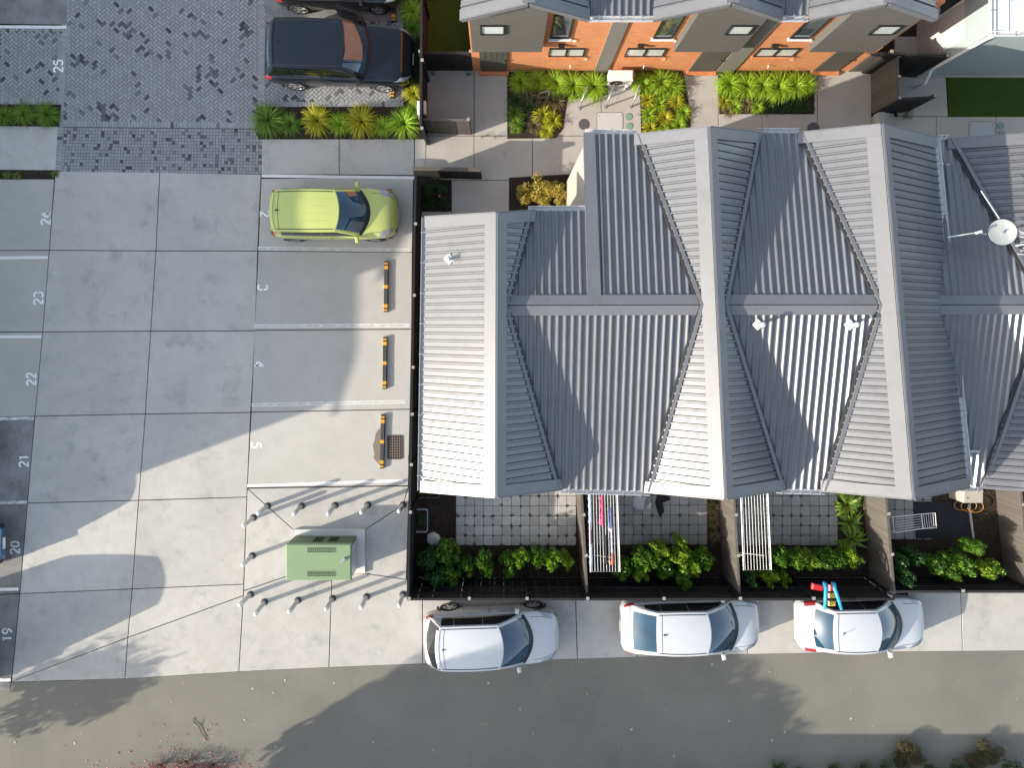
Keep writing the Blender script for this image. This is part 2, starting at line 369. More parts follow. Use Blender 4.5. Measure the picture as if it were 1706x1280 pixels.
# bark strip between the left bays
def mulch_bed(name, px, z=0.0, n=None, soil='soil'):
    "dark soil with scattered bark chips"
    poly = [(p.x, p.y) for p in PP(px)]
    g = MB(); g.prism(poly, -.08, z); o = structure(name, g, M[soil])
    xs = [p[0] for p in poly]; ys = [p[1] for p in poly]
    area = (max(xs)-min(xs))*(max(ys)-min(ys)); k = n or int(min(2600, area*170))
    c = MB()
    for _ in range(k):
        x, y = random.uniform(min(xs), max(xs)), random.uniform(min(ys), max(ys))
        if not inpoly(x, y, poly): continue
        s = random.uniform(.012, .04); a = random.random()*6.3; w = s*random.uniform(.3, .7); t = random.random()**2
        M4 = Matrix.Translation((x, y, z+.008)) @ Matrix.Rotation(a, 4, 'Z') @ Matrix.Rotation(random.uniform(-.6, .6), 4, 'X')
        c.add([M4 @ Vector(v) for v in ((-s, -w, 0), (s, -w, .004), (s*.8, w, .008), (-s*.9, w, 0))], [(0, 1, 2, 3)], t)
    tag(c.build('bark_chips', M['mulch'], o), kind='stuff'); return o
mulch_bed('garden_bed', [(-60, 282), (92, 284), (91, 298), (-60, 297)])
mulch_bed('garden_bed', [(-60, 176), (102, 174), (98, 210), (-60, 207)])
mulch_bed('garden_bed', [(428, 178), (672, 178), (672, -240), (706, -240), (706, 232), (430, 232)], .015)
# ---- block paving
HB = [(118, -240), (441, -240), (440, 36), (672, 36), (672, 178), (440, 178), (437, 207), (105, 203)]
HB2 = [(-190, 52), (112, 52), (104, 166), (-190, 164)]
def herring(polys, name, root):
    mb = MB(); Lb, Wb = .2, .1; cs, sn = math.cos(R(45)), math.sin(R(45))
    for poly in polys:
        q = [(p.x, p.y) for p in PP(poly)]
        xs = [p[0] for p in q]; ys = [p[1] for p in q]
        cx, cy = sum(xs)/len(xs), sum(ys)/len(ys); ext = int((max(xs)-min(xs)+max(ys)-min(ys))/Wb/1.2)+4
        for a in range(-ext, ext):
            for b in range(-ext, ext):
                k = (a-b) % 4
                if k == 0: u, v, w, h = a+1, b+.5, Lb, Wb
                elif k == 3: u, v, w, h = a+.5, b+1, Wb, Lb
                else: continue
                x = cx+(u*cs-v*sn)*Wb; y = cy+(u*sn+v*cs)*Wb
                if not (min(xs)-.05 < x < max(xs)+.05 and min(ys)-.05 < y < max(ys)+.05): continue
                if not any(inpoly(x+dx, y+dy, q) for dx, dy in ((0, 0), (.07, 0), (-.07, 0), (0, .07), (0, -.07))): continue
                cl = noise.noise((x*1.1, y*1.1, 3.1)); r = random.random()
                wet = r < .055+max(0, cl-.10)*.75
                t = random.uniform(.55, 1) if wet else random.uniform(0, .22)
                mb.cham((x, y, -.035), (w-.013, h-.013, .062+random.uniform(-.0015, .0015)), .006, R(45), t)
    return tag(mb.build(name, M['paver_h'], root), kind='stuff')
def course(mb, p0, p1, across, along=.1, z=-.002, tk=.06, cl=0):
    "a row of blocks from p0 to p1, each `across` long sideways"
    p0, p1 = P(*p0), P(*p1); d = p1-p0; n = max(1, int(d.length/along)); rz = math.atan2(d.y, d.x)
    for i in range(n):
        c = p0+d*((i+.5)/n); t = random.uniform(.5, 1) if random.random() < .06+cl else random.uniform(0, .25)
        mb.cham((c.x, c.y, z-tk/2), (d.length/n-.010, across-.010, tk+random.uniform(-.001, .001)), .006, rz, t)
pav = slab_root('block_paving')
g = MB()
for poly in (HB, HB2): g.prism([(p.x, p.y) for p in PP(poly)], -.085, -.014)
g.prism([(p.x, p.y) for p in PP([(118, -240), (112, 52), (100, 205), (93, 285), (436, 289), (438, 200), (100, 200)])][:5]+[(P(438, 203).x, P(438, 203).y)], -.085, -.0155)
g.build('joint_bed', M['paver_gap'], pav)
herring([HB, HB2], 'herringbone_blocks', pav)
mb = MB()
course(mb, (120, -240), (97, 284), .2); course(mb, (117, 47), (-190, 45), .2); course(mb, (105, 169), (-190, 167), .2)
course(mb, (437, -240), (436, 208), .2); course(mb, (104, 206), (438, 209), .2)
course(mb, (440, 174), (672, 174), .2)
tag(mb.build('border_blocks', M['paver_h'], pav), kind='stuff')
mb = MB(); n = 14                                      # small square setts in rows
for j in range(n):
    f = (j+.5)/n; a = (102-f*6.5, 212+f*74); b = (437-f*2, 215+f*75)
    course(mb, a, b, .102, .1, -.003, .06, .05)
tag(mb.build('square_setts', M['paver_h'], pav), kind='stuff')
# ---- painted lines and numbers
def stripe(name, a, b, w, m, root, z=.004):
    a, b = P(*a), P(*b); d = (b-a).normalized(); s = Vector((-d.y, d.x, 0))*w/2; mb = MB()
    n = 24; top = []; bot = []
    for i in range(n+1):
        p = a+(b-a)*(i/n); top.append(p+s*random.uniform(.9, 1.05)); bot.append(p-s*random.uniform(.9, 1.05))
    for i in range(n): mb.sheet([bot[i], bot[i+1], top[i+1], top[i]], z)
    return mb.build(name, M[m], root)
for a, b, m in (((436, 293), (690, 296), 'white_paint'), ((412, 810), (672, 801), 'white_paint'), ((-190, 431), (80, 429), 'white_paint'), ((-190, 562), (69, 561), 'white_paint'),
                ((-190, 700), (57, 697), 'thin_paint'), ((-190, 841), (45, 837), 'thin_paint'), ((-190, 987), (31, 982), 'white_paint'), ((-190, 1139), (18, 1133), 'white_paint'),
                ((-190, 43), (111, 45), 'white_paint')):
    stripe('painted_line', a, b, .1, m, car_park)
for a, b in (((430, 414), (683, 417)), ((424, 543.5), (682, 542)), ((419, 675), (676, 669.5))):
    for o_ in (-2.2, 2.2): stripe('painted_line', (a[0], a[1]+o_), (b[0], b[1]+o_), .022, 'white_paint', car_park)
    stripe('painted_line', a, b, .06, 'worn_paint', car_park, .003)
def arc(cx, cy, rx, ry, a0, a1, n=12): return [(cx+rx*math.cos(R(a0+(a1-a0)*i/n)), cy+ry*math.sin(R(a0+(a1-a0)*i/n))) for i in range(n+1)]
DIG = {'0': [arc(.3, .5, .25, .44, 100, 260), arc(.3, .5, .25, .44, -80, 80)],
       '1': [[(.3, .02), (.3, .95)], [(.12, .78), (.22, .88)]],
       '2': [arc(.3, .69, .24, .26, 165, -20, 12)+[(.40, .46), (.14, .14)], [(.06, .05), (.56, .05)]],
       '3': [arc(.28, .72, .24, .23, 160, -75), arc(.28, .27, .26, .24, 75, -160)],
       '4': [[(.44, .0), (.44, .34)], [(.44, .46), (.44, .96)], [(.38, .90), (.06, .36)], [(.04, .26), (.58, .26)]],
       '5': [[(.54, .94), (.12, .94)], [(.10, .86), (.10, .56)], arc(.27, .32, .28, .28, 120, -150)],
       '9': [arc(.3, .68, .24, .26, 50, 400), [(.54, .6), (.50, .3), (.36, .06), (.16, .04)]]}
def number(text, px, py, rot, h, root, m='white_paint'):
    c = P(px, py); mb = MB(); w = .088
    for k, ch in enumerate(text):
        for st in DIG[ch]:
            ox = (k-(len(text)-1)/2)*.72-.3
            pts = [Vector((x+ox, y-.5, 0)) for x, y in st]; L_, R_ = [], []
            for i, p in enumerate(pts):
                d = (pts[min(i+1, len(pts)-1)]-pts[max(0, i-1)]).normalized(); s = Vector((-d.y, d.x, 0))*w
                L_.append(p+s); R_.append(p-s)
            mt = Matrix.Translation((c.x, c.y, 0)) @ Matrix.Rotation(rot, 4, 'Z') @ Matrix.Scale(h, 4)
            L_ = [mt @ v for v in L_]; R_ = [mt @ v for v in R_]
            for i in range(len(pts)-1): mb.sheet([R_[i], R_[i+1], L_[i+1], L_[i]], .005)
    o = mb.build('painted_number', M['num_paint'], root); o['label'] = 'white stencilled number '+text; return o
for t, x, y, m in (('25', 97, 110, 'white_paint'), ('24', 76, 364, 'white_paint'), ('23', 64, 497, 'white_paint'), ('22', 52, 632, 'white_paint'), ('21', 39.5, 768, 'white_paint'), ('20', 25, 913, 'white_paint'), ('19', 11.5, 1058, 'white_paint')):
    number(t, x, y, R(90), .32, car_park, m)
for t, x, y in (('2', 442, 356), ('3', 438, 479), ('4', 432, 607), ('5', 427, 742)): number(t, x, y, R(-90), .33, car_park, 'white_paint')
# ---- courtyard in front of the brick houses
court = slab_root('courtyard_path')
xs = [(712, 118), (790, 118), (887, 118), (1012, 118), (1192, 118), (1300, 118), (1452, 118)]
cols = [708, 790, 887, 1002, 1197, 1270, 1362, 1452]
for i in range(len(cols)-1):
    slab(court, [(cols[i], 114), (cols[i+1], 114), (cols[i+1], 226), (cols[i], 226)], 'concrete_path', .02)
    slab(court, [(cols[i], 226), (cols[i+1], 226), (cols[i+1], 300), (cols[i], 300)], 'concrete_path', .02)
slab(court, [(752, 300), (887, 300), (887, 400), (752, 400)], 'concrete_path', .02)
slab(court, [(887, 300), (1002, 300), (1002, 400), (887, 400)], 'concrete_path', .02)
slab(court, [(700, 352), (752, 352), (752, 400), (700, 400)], 'concrete_path', .02)
for i, (a, b) in enumerate(((1452, 1560), (1560, 1660), (1660, 1800))):
    slab(court, [(a, 194), (b, 194), (b, 300), (a, 300)], 'concrete_path', .02)
slab(court, [(1490, 128), (1576, 128), (1580, 194), (1496, 194)], 'concrete_path', .02)
slab(court, [(1490, 60), (1800, 60), (1800, 128), (1490, 128)], 'concrete_path', .02)
# ---- lawns
lawn_m = toned('grass_blades', (.05, .11, .018), (.14, .21, .04), .8, .2, 60, .25, 0)
turf_m = mat('lawn_turf', (.055, .095, .022), .95, 0, .3, 2, 60, .6, .1)
def lawn(name, px, tall=.045, dens=420):
    q = [(p.x, p.y) for p in PP(px)]; g = MB(); g.prism(q, -.08, -.008); o = structure(name, g, turf_m)
    xs = [p[0] for p in q]; ys = [p[1] for p in q]; mb = MB()
    for _ in range(int((max(xs)-min(xs))*(max(ys)-min(ys))*dens)):
        x, y = random.uniform(min(xs), max(xs)), random.uniform(min(ys), max(ys))
        if not inpoly(x, y, q): continue
        a = random.random()*6.3; l = tall*random.uniform(.5, 1.3); w = .006
        d = Vector((math.cos(a), math.sin(a), 0)); s = Vector((-d.y, d.x, 0))*w; p = Vector((x, y, -.01))
        mb.add([p-s, p+s, p+d*l*.7+Vector((0, 0, l))], [(0, 1, 2)], random.random())
    tag(mb.build('grass', lawn_m, o), kind='stuff'); return o
lawn('lawn', [(708, -240), (788, -240), (788, 92), (708, 92)])
lawn('lawn', [(1578, 128), (1800, 126), (1800, 195), (1582, 195)], .07, 700)
lawn('lawn', [(692, 400), (732, 400), (732, 800), (690, 800)], .05, 500)
# ---- the yards behind the fence
mulch_bed('yard_bed', [(680, 760), (962, 760), (962, 962), (682, 962)])
mulch_bed('yard_bed', [(962, 760), (1198, 760), (1204, 962), (962, 962)])
mulch_bed('yard_bed', [(1198, 760), (1430, 760), (1440, 962), (1204, 962)])
mulch_bed('yard_bed', [(1430, 760), (1800, 760), (1800, 940), (1440, 950)])
def patio(name, x0, y1, nx, ny, m, w=15.4, h=16.55):
    root = slab_root(name); k = 1/51.03; mb = MB(); mb.cham((0, 0, 0), (w*k-.012, h*k-.012, .04), .006); me = mb.mesh('paver', M[m])
    for i in range(nx):
        for j in range(ny):
            p = P(x0+(i+.5)*w, y1-(j+.5)*h)
            inst('paver', me, root, (p.x, p.y, .003+random.uniform(-.003, .003)), random.uniform(-.006, .006))
    return root
patio('patio', 759.6, 909, 13, 8, 'patio')
patio('patio', 978, 908, 13, 7, 'patio_dark')
patio('patio', 1226, 909, 11, 8, 'patio_dark')
patio('patio', 1460, 899, 6, 8, 'patio_dark')
# ================================================================ roofs
def plane_fit(pts):
    "z = a x + b y + c through the corners"
    n = len(pts); Sx = sum(p.x for p in pts)/n; Sy = sum(p.y for p in pts)/n; Sz = sum(p.z for p in pts)/n
    xx = sum((p.x-Sx)**2 for p in pts); yy = sum((p.y-Sy)**2 for p in pts); xy = sum((p.x-Sx)*(p.y-Sy) for p in pts)
    xz = sum((p.x-Sx)*(p.z-Sz) for p in pts); yz = sum((p.y-Sy)*(p.z-Sz) for p in pts)
    D_ = xx*yy-xy*xy; a = (xz*yy-yz*xy)/D_; b = (yz*xx-xz*xy)/D_
    return a, b, Sz-a*Sx-b*Sy
RIB = ((0, 0), (.42, 0), (.61, 1), (.76, 1), (.89, 0)); RIBX = ((0, 0), (.55, 0), (.575, -.8), (.625, -.8), (.645, .8), (.82, .8), (.84, -.8), (.89, -.8), (.915, 0))
def roof_sheet(corners, run, pitch=.185, rib=.042, thick=.05, phase=0.0, prof=None):
    "ribbed steel sheet over a convex plan polygon; run = 'x' or 'y' is the way the ribs run"
    a, b, c = plane_fit(corners); nrm = Vector((-a, -b, 1)).normalized()
    if prof is None: prof = RIBX if run == 'x' else RIB
    poly = [(p.x, p.y) for p in corners] if run == 'x' else [(p.y, p.x) for p in corners]   # (along, across)
    vmin = min(p[1] for p in poly); vmax = max(p[1] for p in poly); n = len(poly)
    cuts = sorted({p[1] for p in poly})
    k0 = int(math.floor((vmin-phase)/pitch))-1; br = []
    for k in range(k0, k0+int((vmax-vmin)/pitch)+4):
        for f, hh in prof: br.append(((k+f)*pitch+phase, hh*rib))
    def hgt(v):
        for i in range(len(br)-1):
            if br[i][0] <= v <= br[i+1][0]:
                t = (v-br[i][0])/max(1e-9, br[i+1][0]-br[i][0]); return br[i][1]*(1-t)+br[i+1][1]*t
        return 0
    vs = sorted({round(v, 5) for v, _ in br if vmin < v < vmax} | {round(q, 5) for q in cuts})
    rows = []
    for v in vs:
        vv = min(max(v, vmin+1e-5), vmax-1e-5); xs = []
        for i in range(n):
            (u1, v1), (u2, v2) = poly[i], poly[(i+1) % n]
            if (v1 <= vv) != (v2 <= vv): xs.append(u1+(u2-u1)*(vv-v1)/(v2-v1))
        if len(xs) >= 2: rows.append((min(xs), max(xs), v, hgt(v)))
    mb = MB()
    def pt(u, v, h):
        x, y = (u, v) if run == 'x' else (v, u); return Vector((x, y, a*x+b*y+c))+nrm*h
    top = [[pt(u0, v, h), pt(u1, v, h)] for u0, u1, v, h in rows]; bot = [[pt(u0, v, -thick), pt(u1, v, -thick)] for u0, u1, v, h in rows]
    fl = (run == 'x')
    mb.grid(top, flip=fl); mb.grid(bot, flip=not fl)
    mb.grid([[t[0] for t in top], [q[0] for q in bot]], flip=fl); mb.grid([[t[1] for t in top], [q[1] for q in bot]], flip=not fl)
    mb.grid([top[0], bot[0]], flip=not fl); mb.grid([top[-1], bot[-1]], flip=fl)
    return mb
def plate(mb, a, b, da, db, lift=.05, th=.012):
    "thin flashing: the strip between edge a-b and the edge moved by da, db (3-D), lifted"
    a, b = Vector(a), Vector(b); q = [a, b, b+Vector(db), a+Vector(da)]
    n = (q[1]-q[0]).cross(q[3]-q[0]).normalized()
    if n.z < 0: n = -n
    t = [p+n*lift for p in q]; u = [p-n*th for p in t]
    mb.add(t+u, [(0, 1, 2, 3), (7, 6, 5, 4), (0, 4, 5, 1), (1, 5, 6, 2), (2, 6, 7, 3), (3, 7, 4, 0)])
def lerp(a, b, t): return a+(b-a)*t
def ridge_cap(mb, r0, r1, planes, w=.26, lift=.045):
    "flat flashing on both slopes next to a ridge; planes: unit vectors down each slope"
    for d in planes: plate(mb, r0, r1, d*w, d*w, lift)
def wall_panel(mb, prof, axis, pos, th, z0=0):
    "vertical wall: prof = [(u, ztop)], along axis 'x' at y=pos or along 'y' at x=pos"
    for i in range(len(prof)-1):
        (u0, za), (u1, zb) = prof[i], prof[i+1]
        q = [(u0, z0), (u1, z0), (u1, zb), (u0, za)]
        f = [Vector((u, pos-th/2, z)) if axis == 'x' else Vector((pos-th/2, u, z)) for u, z in q]
        k = [Vector((u, pos+th/2, z)) if axis == 'x' else Vector((pos+th/2, u, z)) for u, z in q]
        mb.add(f+k, [(0, 1, 2, 3), (7, 6, 5, 4), (0, 4, 5, 1), (1, 5, 6, 2), (2, 6, 7, 3), (3, 7, 4, 0)])
def window(root, x0, x1, z0, z1, y, panes=1, m='glass', fm='black', face=-1, ax='x', sill=True, sm='gutter', t=.045):
    "window in a wall: frame (> pane, sill). face: -1 looks towards -y (or -x)"
    def bb(mb, u0, u1, d0, d1, za, zb):
        p, q = min(y+d0*face, y+d1*face), max(y+d0*face, y+d1*face)
        if ax == 'x': mb.bbox(u0, u1, p, q, za, zb)
        else: mb.bbox(p, q, u0, u1, za, zb)
    f = MB()
    bb(f, x0, x1, .0, .05, z0, z0+t); bb(f, x0, x1, .0, .05, z1-t, z1); bb(f, x0, x0+t, 0, .05, z0+t, z1-t); bb(f, x1-t, x1, 0, .05, z0+t, z1-t)
    w = (x1-x0)/panes
    for i in range(1, panes): bb(f, x0+i*w-.03, x0+i*w+.03, .0, .05, z0+t, z1-t)
    wf = f.build('window', M[fm], root, True)
    for i in range(panes):
        g = MB(); bb(g, x0+i*w+(t if i == 0 else .03), x0+(i+1)*w-(t if i == panes-1 else .03), .008, .022, z0+t, z1-t); g.build('pane', M[m], wf, True)
    if sill:
        g = MB(); bb(g, x0-.05, x1+.05, .004, .10, z0-.05, z0-.002); g.build('sill', M[sm], wf, True)
    return wf
def door(root, x0, x1, y, z1=2.1, m='door_olive', face=-1, hx=None):
    g = MB(); p = sorted((y+.004*face, y+.05*face)); g.bbox(x0, x1, p[0], p[1], .02, z1)
    d = g.build('door', M[m], root, True)
    for k in range(1, 5):
        s = MB(); q = sorted((y+.05*face, y+.056*face)); u = x0+(x1-x0)*k/5
        s.bbox(u-.012, u+.012, q[0], q[1], .06, z1-.04); s.build('door_batten', M['door_olive'], d, True)
    s = MB(); q = sorted((y+.05*face, y+.11*face)); u = hx if hx is not None else x1-.1
    s.bbox(u-.02, u+.02, q[0], q[1], .98, 1.12); s.build('handle', M['chrome'], d, True)
    return d
def gutter(root, a, b, w=.11, h=.10, brackets=5, m='pale_steel', side=None):
    a, b = Vector(a), Vector(b); d = (b-a).normalized(); s = Vector((d.y, -d.x, 0)) if side is None else Vector(side)
    g = MB(); g.bar(a+Vector((0, 0, -h/2)), b+Vector((0, 0, -h/2)), .012, h); g.bar(a+s*w+Vector((0, 0, -h/2)), b+s*w+Vector((0, 0, -h/2)), .014, h)
    g.bar(a+s*w/2+Vector((0, 0, -h)), b+s*w/2+Vector((0, 0, -h)), w, .012)
    o = g.build('gutter', M[m], root, True)
    for i in range(brackets):
        p = a+(b-a)*((i+.5)/brackets); k = MB(); k.bar(p-s*.02+Vector((0, 0, .012)), p+s*(w+.02)+Vector((0, 0, .012)), .03, .014); k.build('gutter_bracket', M['steel'], o, True)
    return o
# ================================================================ the terrace under the grey roof
T = thing('terrace_block', 'terrace under a multi-gabled grey ribbed steel roof between car park and courtyard', 'building', P(1100, 520))
ZR, ZE = 6.3, 5.0
r1n, r1s = P(828.5, 355, ZR), P(827, 828, ZR)
r2n, r2s = P(1180, 212, ZR), P(1208, 831, ZR)
r3n, r3s = P(1468, 208, ZR), P(1520, 831, ZR)
w1n, w1s = P(710, 362, ZE), P(703, 818, ZE)
def rid(a, b, y): t = (y-a.y)/(b.y-a.y); return a.x+(b.x-a.x)*t
ZC = 6.06; YC = P(0, 508.5, ZC).y
c12w, c12e = P(848, 509, ZC), P(1163, 508, ZC); c23w, c23e = P(1213, 508, ZC), P(1460, 508, ZC)
v1n, v1s = P(890, 351, 5.63), P(935, 815, 5.12)
v2n, v2s = P(1058, 225, 5.22), P(1075, 819, 5.12)
v3n, v3s = P(1268, 222, 5.14), P(1308, 815, 5.02)
v4n, v4s = P(1330, 222, 5.22), P(1368, 817, 5.12)
e3n, e3s = P(1557, 230, 4.82), P(1612, 812, 4.70)
def rs(corners, run, **k):
    return roof_sheet(corners, run, **k).build('roof_sheet', M['roof'], T, True)
rs([w1n, w1s, r1s, r1n], 'x')
rs([r1n, r1s, v1s, c12w, v1n], 'x')
rs([r2n, v2n, c12e, v2s, r2s], 'x')
rs([r2n, r2s, v3s, c23w, v3n], 'x')
rs([r3n, v4n, c23e, v4s, r3s], 'x')
rs([r3n, r3s, e3s, e3n], 'x')
# low cross roofs between the gables
x975n = P(975, 222, 5.2); 
zN = lambda y: ZC-(y-YC)*(ZC-5.2)/(x975n.y-YC)
xw = P(977, 350, 5.66).x; y_mid = v1n.y
rs([c12w, v1n, Vector((xw, y_mid, zN(y_mid))), Vector((xw, c12w.y, ZC))], 'y')
rs([Vector((xw, c12w.y, ZC)), Vector((xw, x975n.y, zN(x975n.y))), Vector((v2n.x, v2n.y, zN(v2n.y))), c12e], 'y')
rs([c12w, c12e, v2s, v1s], 'y'); rs([c23w, v3n, v4n, c23e], 'y'); rs([c23w, c23e, v4s, v3s], 'y')
fl = MB()
# ridge caps along the gables
for rn, rs_, dirs in ((r1n, r1s, (w1n, v1s)), (r2n, r2s, (v2n, v3n)), (r3n, r3s, (v4n, e3n))):
    dl = []
    for q in dirs:
        d = q-(rn if q.y > 0 else rs_); d.y = 0; dl.append(d.normalized())
    for d, w in zip(dl, (.33, .24)): 
        m_ = MB(); plate(m_, rn, rs_, d*w, d*w, .060); m_.build('ridge_cap', M['flash'], T, True)
    m_ = MB(); m_.bar(rn+Vector((0, 0, .07)), rs_+Vector((0, 0, .07)), .05, .03); m_.build('ridge_roll', M['flash'], T, True)
# caps on the low cross ridges
for a, b in ((c12w, c12e), (c23w, c23e)):
    for sy in (1, -1):
        d = Vector((0, sy, -.205)).normalized(); e = .27
        m_ = MB(); plate(m_, a+Vector((-.02, 0, 0)), b+Vector((.02, 0, 0)), d*.24+Vector((e*.24, 0, 0)), d*.24-Vector((e*.24, 0, 0)), .058); m_.build('ridge_cap', M['flash'], T, True)
# barge flashings on the gable ends
for a, b in ((w1n, r1n), (w1s, r1s), (v1n, r1n), (v1s, r1s), (v2n, r2n), (v2s, r2s), (v3n, r2n), (v3s, r2s), (v4n, r3n), (v4s, r3s), (e3n, r3n), (e3s, r3s)):
    s = -1 if a.y > 0 else 1; o_ = Vector((0, s*.27, 0))
    m_ = MB(); plate(m_, a, b, o_, o_, .060)
    m_.bar(a+Vector((0, -s*.012, -.02)), b+Vector((0, -s*.012, -.02)), .02, .17); m_.build('barge_flashing', M['flash'], T, True)
# verge flashing of the part that reaches further back
m_ = MB(); a, b = Vector((xw, c12w.y+.2, zN(c12w.y+.2))), Vector((xw, x975n.y, zN(x975n.y)))
plate(m_, a, b, (.30, 0, 0), (.26, 0, 0), .062); m_.bar(a+Vector((-.012, 0, -.03)), b+Vector((-.012, 0, -.03)), .02, .18); m_.build('barge_flashing', M['flash'], T, True)
# valleys
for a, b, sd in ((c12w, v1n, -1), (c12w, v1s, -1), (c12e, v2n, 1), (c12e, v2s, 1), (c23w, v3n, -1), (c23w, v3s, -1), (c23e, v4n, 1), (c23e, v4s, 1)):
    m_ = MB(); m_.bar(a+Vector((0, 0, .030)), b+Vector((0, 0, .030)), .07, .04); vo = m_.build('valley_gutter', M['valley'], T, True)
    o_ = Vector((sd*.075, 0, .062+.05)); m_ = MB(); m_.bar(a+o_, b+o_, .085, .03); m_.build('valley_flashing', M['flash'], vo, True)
gutter(T, w1n, w1s, side=(-1, 0, 0), brackets=9, m='gutter')
gutter(T, v1s+Vector((-.02, 0, 0)), v2s+Vector((.12, 0, 0)), side=(0, -1, 0)); gutter(T, v3s+Vector((-.2, 0, 0)), v4s+Vector((.1, 0, 0)), side=(0, -1, 0))
gutter(T, P(975, 222, 5.2), P(1063, 223, 5.2), side=(0, 1, 0), brackets=3); gutter(T, P(1262, 221, 5.15), P(1334, 221, 5.2), side=(0, 1, 0), brackets=3)
gutter(T, P(880, 351, 5.6), P(992, 350, 5.6), side=(0, 1, 0), brackets=3)
gutter(T, e3n, e3s, side=(1, 0, 0), brackets=7, w=.14)
# walls
g = MB(); off = .07; ysw = r1s.y+.42
def prof_s(): return [(w1s.x+.33, ZE+.15-off), (r1s.x, ZR-off), (v1s.x, 5.12-off), (v2s.x, 5.12-off), (r2s.x, ZR-off), (v3s.x, 5.02-off), (v4s.x, 5.1-off), (r3s.x, ZR-off), (e3s.x-.32, 4.9-off)]
wall_panel(g, prof_s(), 'x', ysw, .16)
g.build('wall', M['plaster'], T, True)
g = MB(); wall_panel(g, [(ysw+.09, 5.05), (r1n.y-.4, 5.05)], 'y', w1s.x+.42, .16); g.build('wall', M['clad'], T, True)
g = MB(); wall_panel(g, [(w1s.x+.5, ZE+.2-off), (r1n.x, ZR-off), (v1n.x, 5.6-off), (xw+.2, 5.6-off)], 'x', r1n.y-.42, .16); g.build('wall', M['plaster'], T, True)
g = MB(); wall_panel(g, [(r1n.y-.34, 5.5-off), (x975n.y-.25, 5.2-off)], 'y', xw+.10, .16); g.build('wall', M['plaster'], T, True)
g = MB(); wall_panel(g, [(xw+.18, 5.2-off), (v2n.x, 5.2-off), (r2n.x, ZR-off), (v3n.x, 5.1-off), (v4n.x, 5.15-off), (r3n.x, ZR-off), (e3n.x-.3, 4.95-off)], 'x', x975n.y-.33, .16); g.build('wall', M['plaster'], T, True)
g = MB(); wall_panel(g, [(ysw+.09, 4.9-off), (x975n.y-.42, 4.9-off)], 'y', e3n.x-.3, .16); g.build('wall', M['plaster'], T, True)
for x0, x1 in ((.1, 1.5), (2.6, 4.1), (5.6, 7.0), (8.6, 10.2)):
    window(T, x0, x1, .05, 2.1, ysw-.08, 2, sill=False); window(T, x0, x1, 3.0, 4.2, ysw-.08, 2)
for x0, x1 in ((-1.0, -.2),): window(T, x0, x1, 3.0, 4.2, r1n.y-.34, 1, face=1)
# roof vents
def flue(px, py, z, rise, label):
    p = P(px, py, z); t = thing('roof_vent', label, 'vent', p)
    f = MB(); f.box((0, 0, .012), (.20, .20, .02), R(45)); f.build('flashing', M['white_pl'], t)
    c = MB(); c.tube([(0, 0, 0), (0, 0, rise)], .042, 12); c.build('pipe', M['pale_steel'], t)
    k = MB(); k.lathe([(.06, rise-.01), (.065, rise+.03), (.02, rise+.06)], n=12); k.build('cap', M['pale_steel'], t)
def zroof(pts, px, py, z0):
    a, b, c = plane_fit(pts); z = z0
    for _ in range(8): q = P(px, py, z); z = a*q.x+b*q.y+c
    return z+.052
flue(748, 432, zroof([w1n, w1s, r1s, r1n], 748, 432, 5.5), .22, 'small white roof vent alone on the bright outer roof slope beside the car park')
flue(1262, 541, zroof([c23w, c23e, v4s, v3s], 1262, 541, 6), .34, 'white roof vent just below the low cross ridge, casting shadow clear of valley')
flue(1415, 541, zroof([c23w, c23e, v4s, v3s], 1415, 541, 6), .34, 'white roof vent near the valley below the low cross ridge')
# ================================================================ lower neighbour block on the right
U = thing('lower_terrace_block', 'lower grey-roofed block with satellite dish, stepped below the long terrace', 'building', P(1800, 520))
zc = 5.07; yc = P(0, 508, zc).y
u_w = e3n.x-.35
a0 = Vector((u_w, yc, zc)); a1 = Vector((P(1735, 508, zc).x, yc, zc))
nA, nB = P(1560, 232, 4.28), P(1578, 232, 4.33); nA.x = u_w
sA, sB = P(1590, 812, 4.2), P(1632, 812, 4.2); sA.x = u_w
ridge_x0, ridge_x1 = P(1815, 210, 5.4).x, P(1850, 835, 5.4).x
q4n, q4s = Vector((ridge_x0, nB.y-.05, 5.4)), Vector((ridge_x1, sB.y+.05, 5.4))
def us(c, run): return roof_sheet(c, run).build('roof_sheet', M['roof'], U, True)
us([a0, nA, nB, a1], 'y'); us([a0, a1, sB, sA], 'y'); us([q4n, nB, a1, sB, q4s], 'x')
us([q4n, q4s, q4s+Vector((3, 0, -1.6)), q4n+Vector((3, 0, -1.6))], 'x')
for sy in (1, -1):
    m_ = MB(); d = Vector((0, sy, -.2)).normalized()*.24; plate(m_, a0, a1, d, d, .058); m_.build('ridge_cap', M['flash'], U, True)
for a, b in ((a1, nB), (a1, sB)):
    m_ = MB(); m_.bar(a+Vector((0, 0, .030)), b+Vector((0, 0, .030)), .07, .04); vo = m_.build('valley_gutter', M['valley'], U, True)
    o_ = Vector((.075, 0, .112)); m_ = MB(); m_.bar(a+o_, b+o_, .085, .03); m_.build('valley_flashing', M['flash'], vo, True)
for a, b in ((nB, q4n), (sB, q4s)):
    s = -1 if a.y > 0 else 1; m_ = MB(); plate(m_, a, b, (0, s*.27, 0), (0, s*.27, 0), .060); m_.bar(a+Vector((0, -s*.012, -.02)), b+Vector((0, -s*.012, -.02)), .02, .17); m_.build('barge_flashing', M['flash'], U, True)
gutter(U, Vector((P(1562, 232, 4.28).x, nB.y, 4.33)), nB+Vector((.05, 0, 0)), side=(0, 1, 0), brackets=2); gutter(U, Vector((P(1600, 812, 4.2).x, sB.y, 4.22)), sB+Vector((.1, 0, 0)), side=(0, -1, 0), brackets=2)
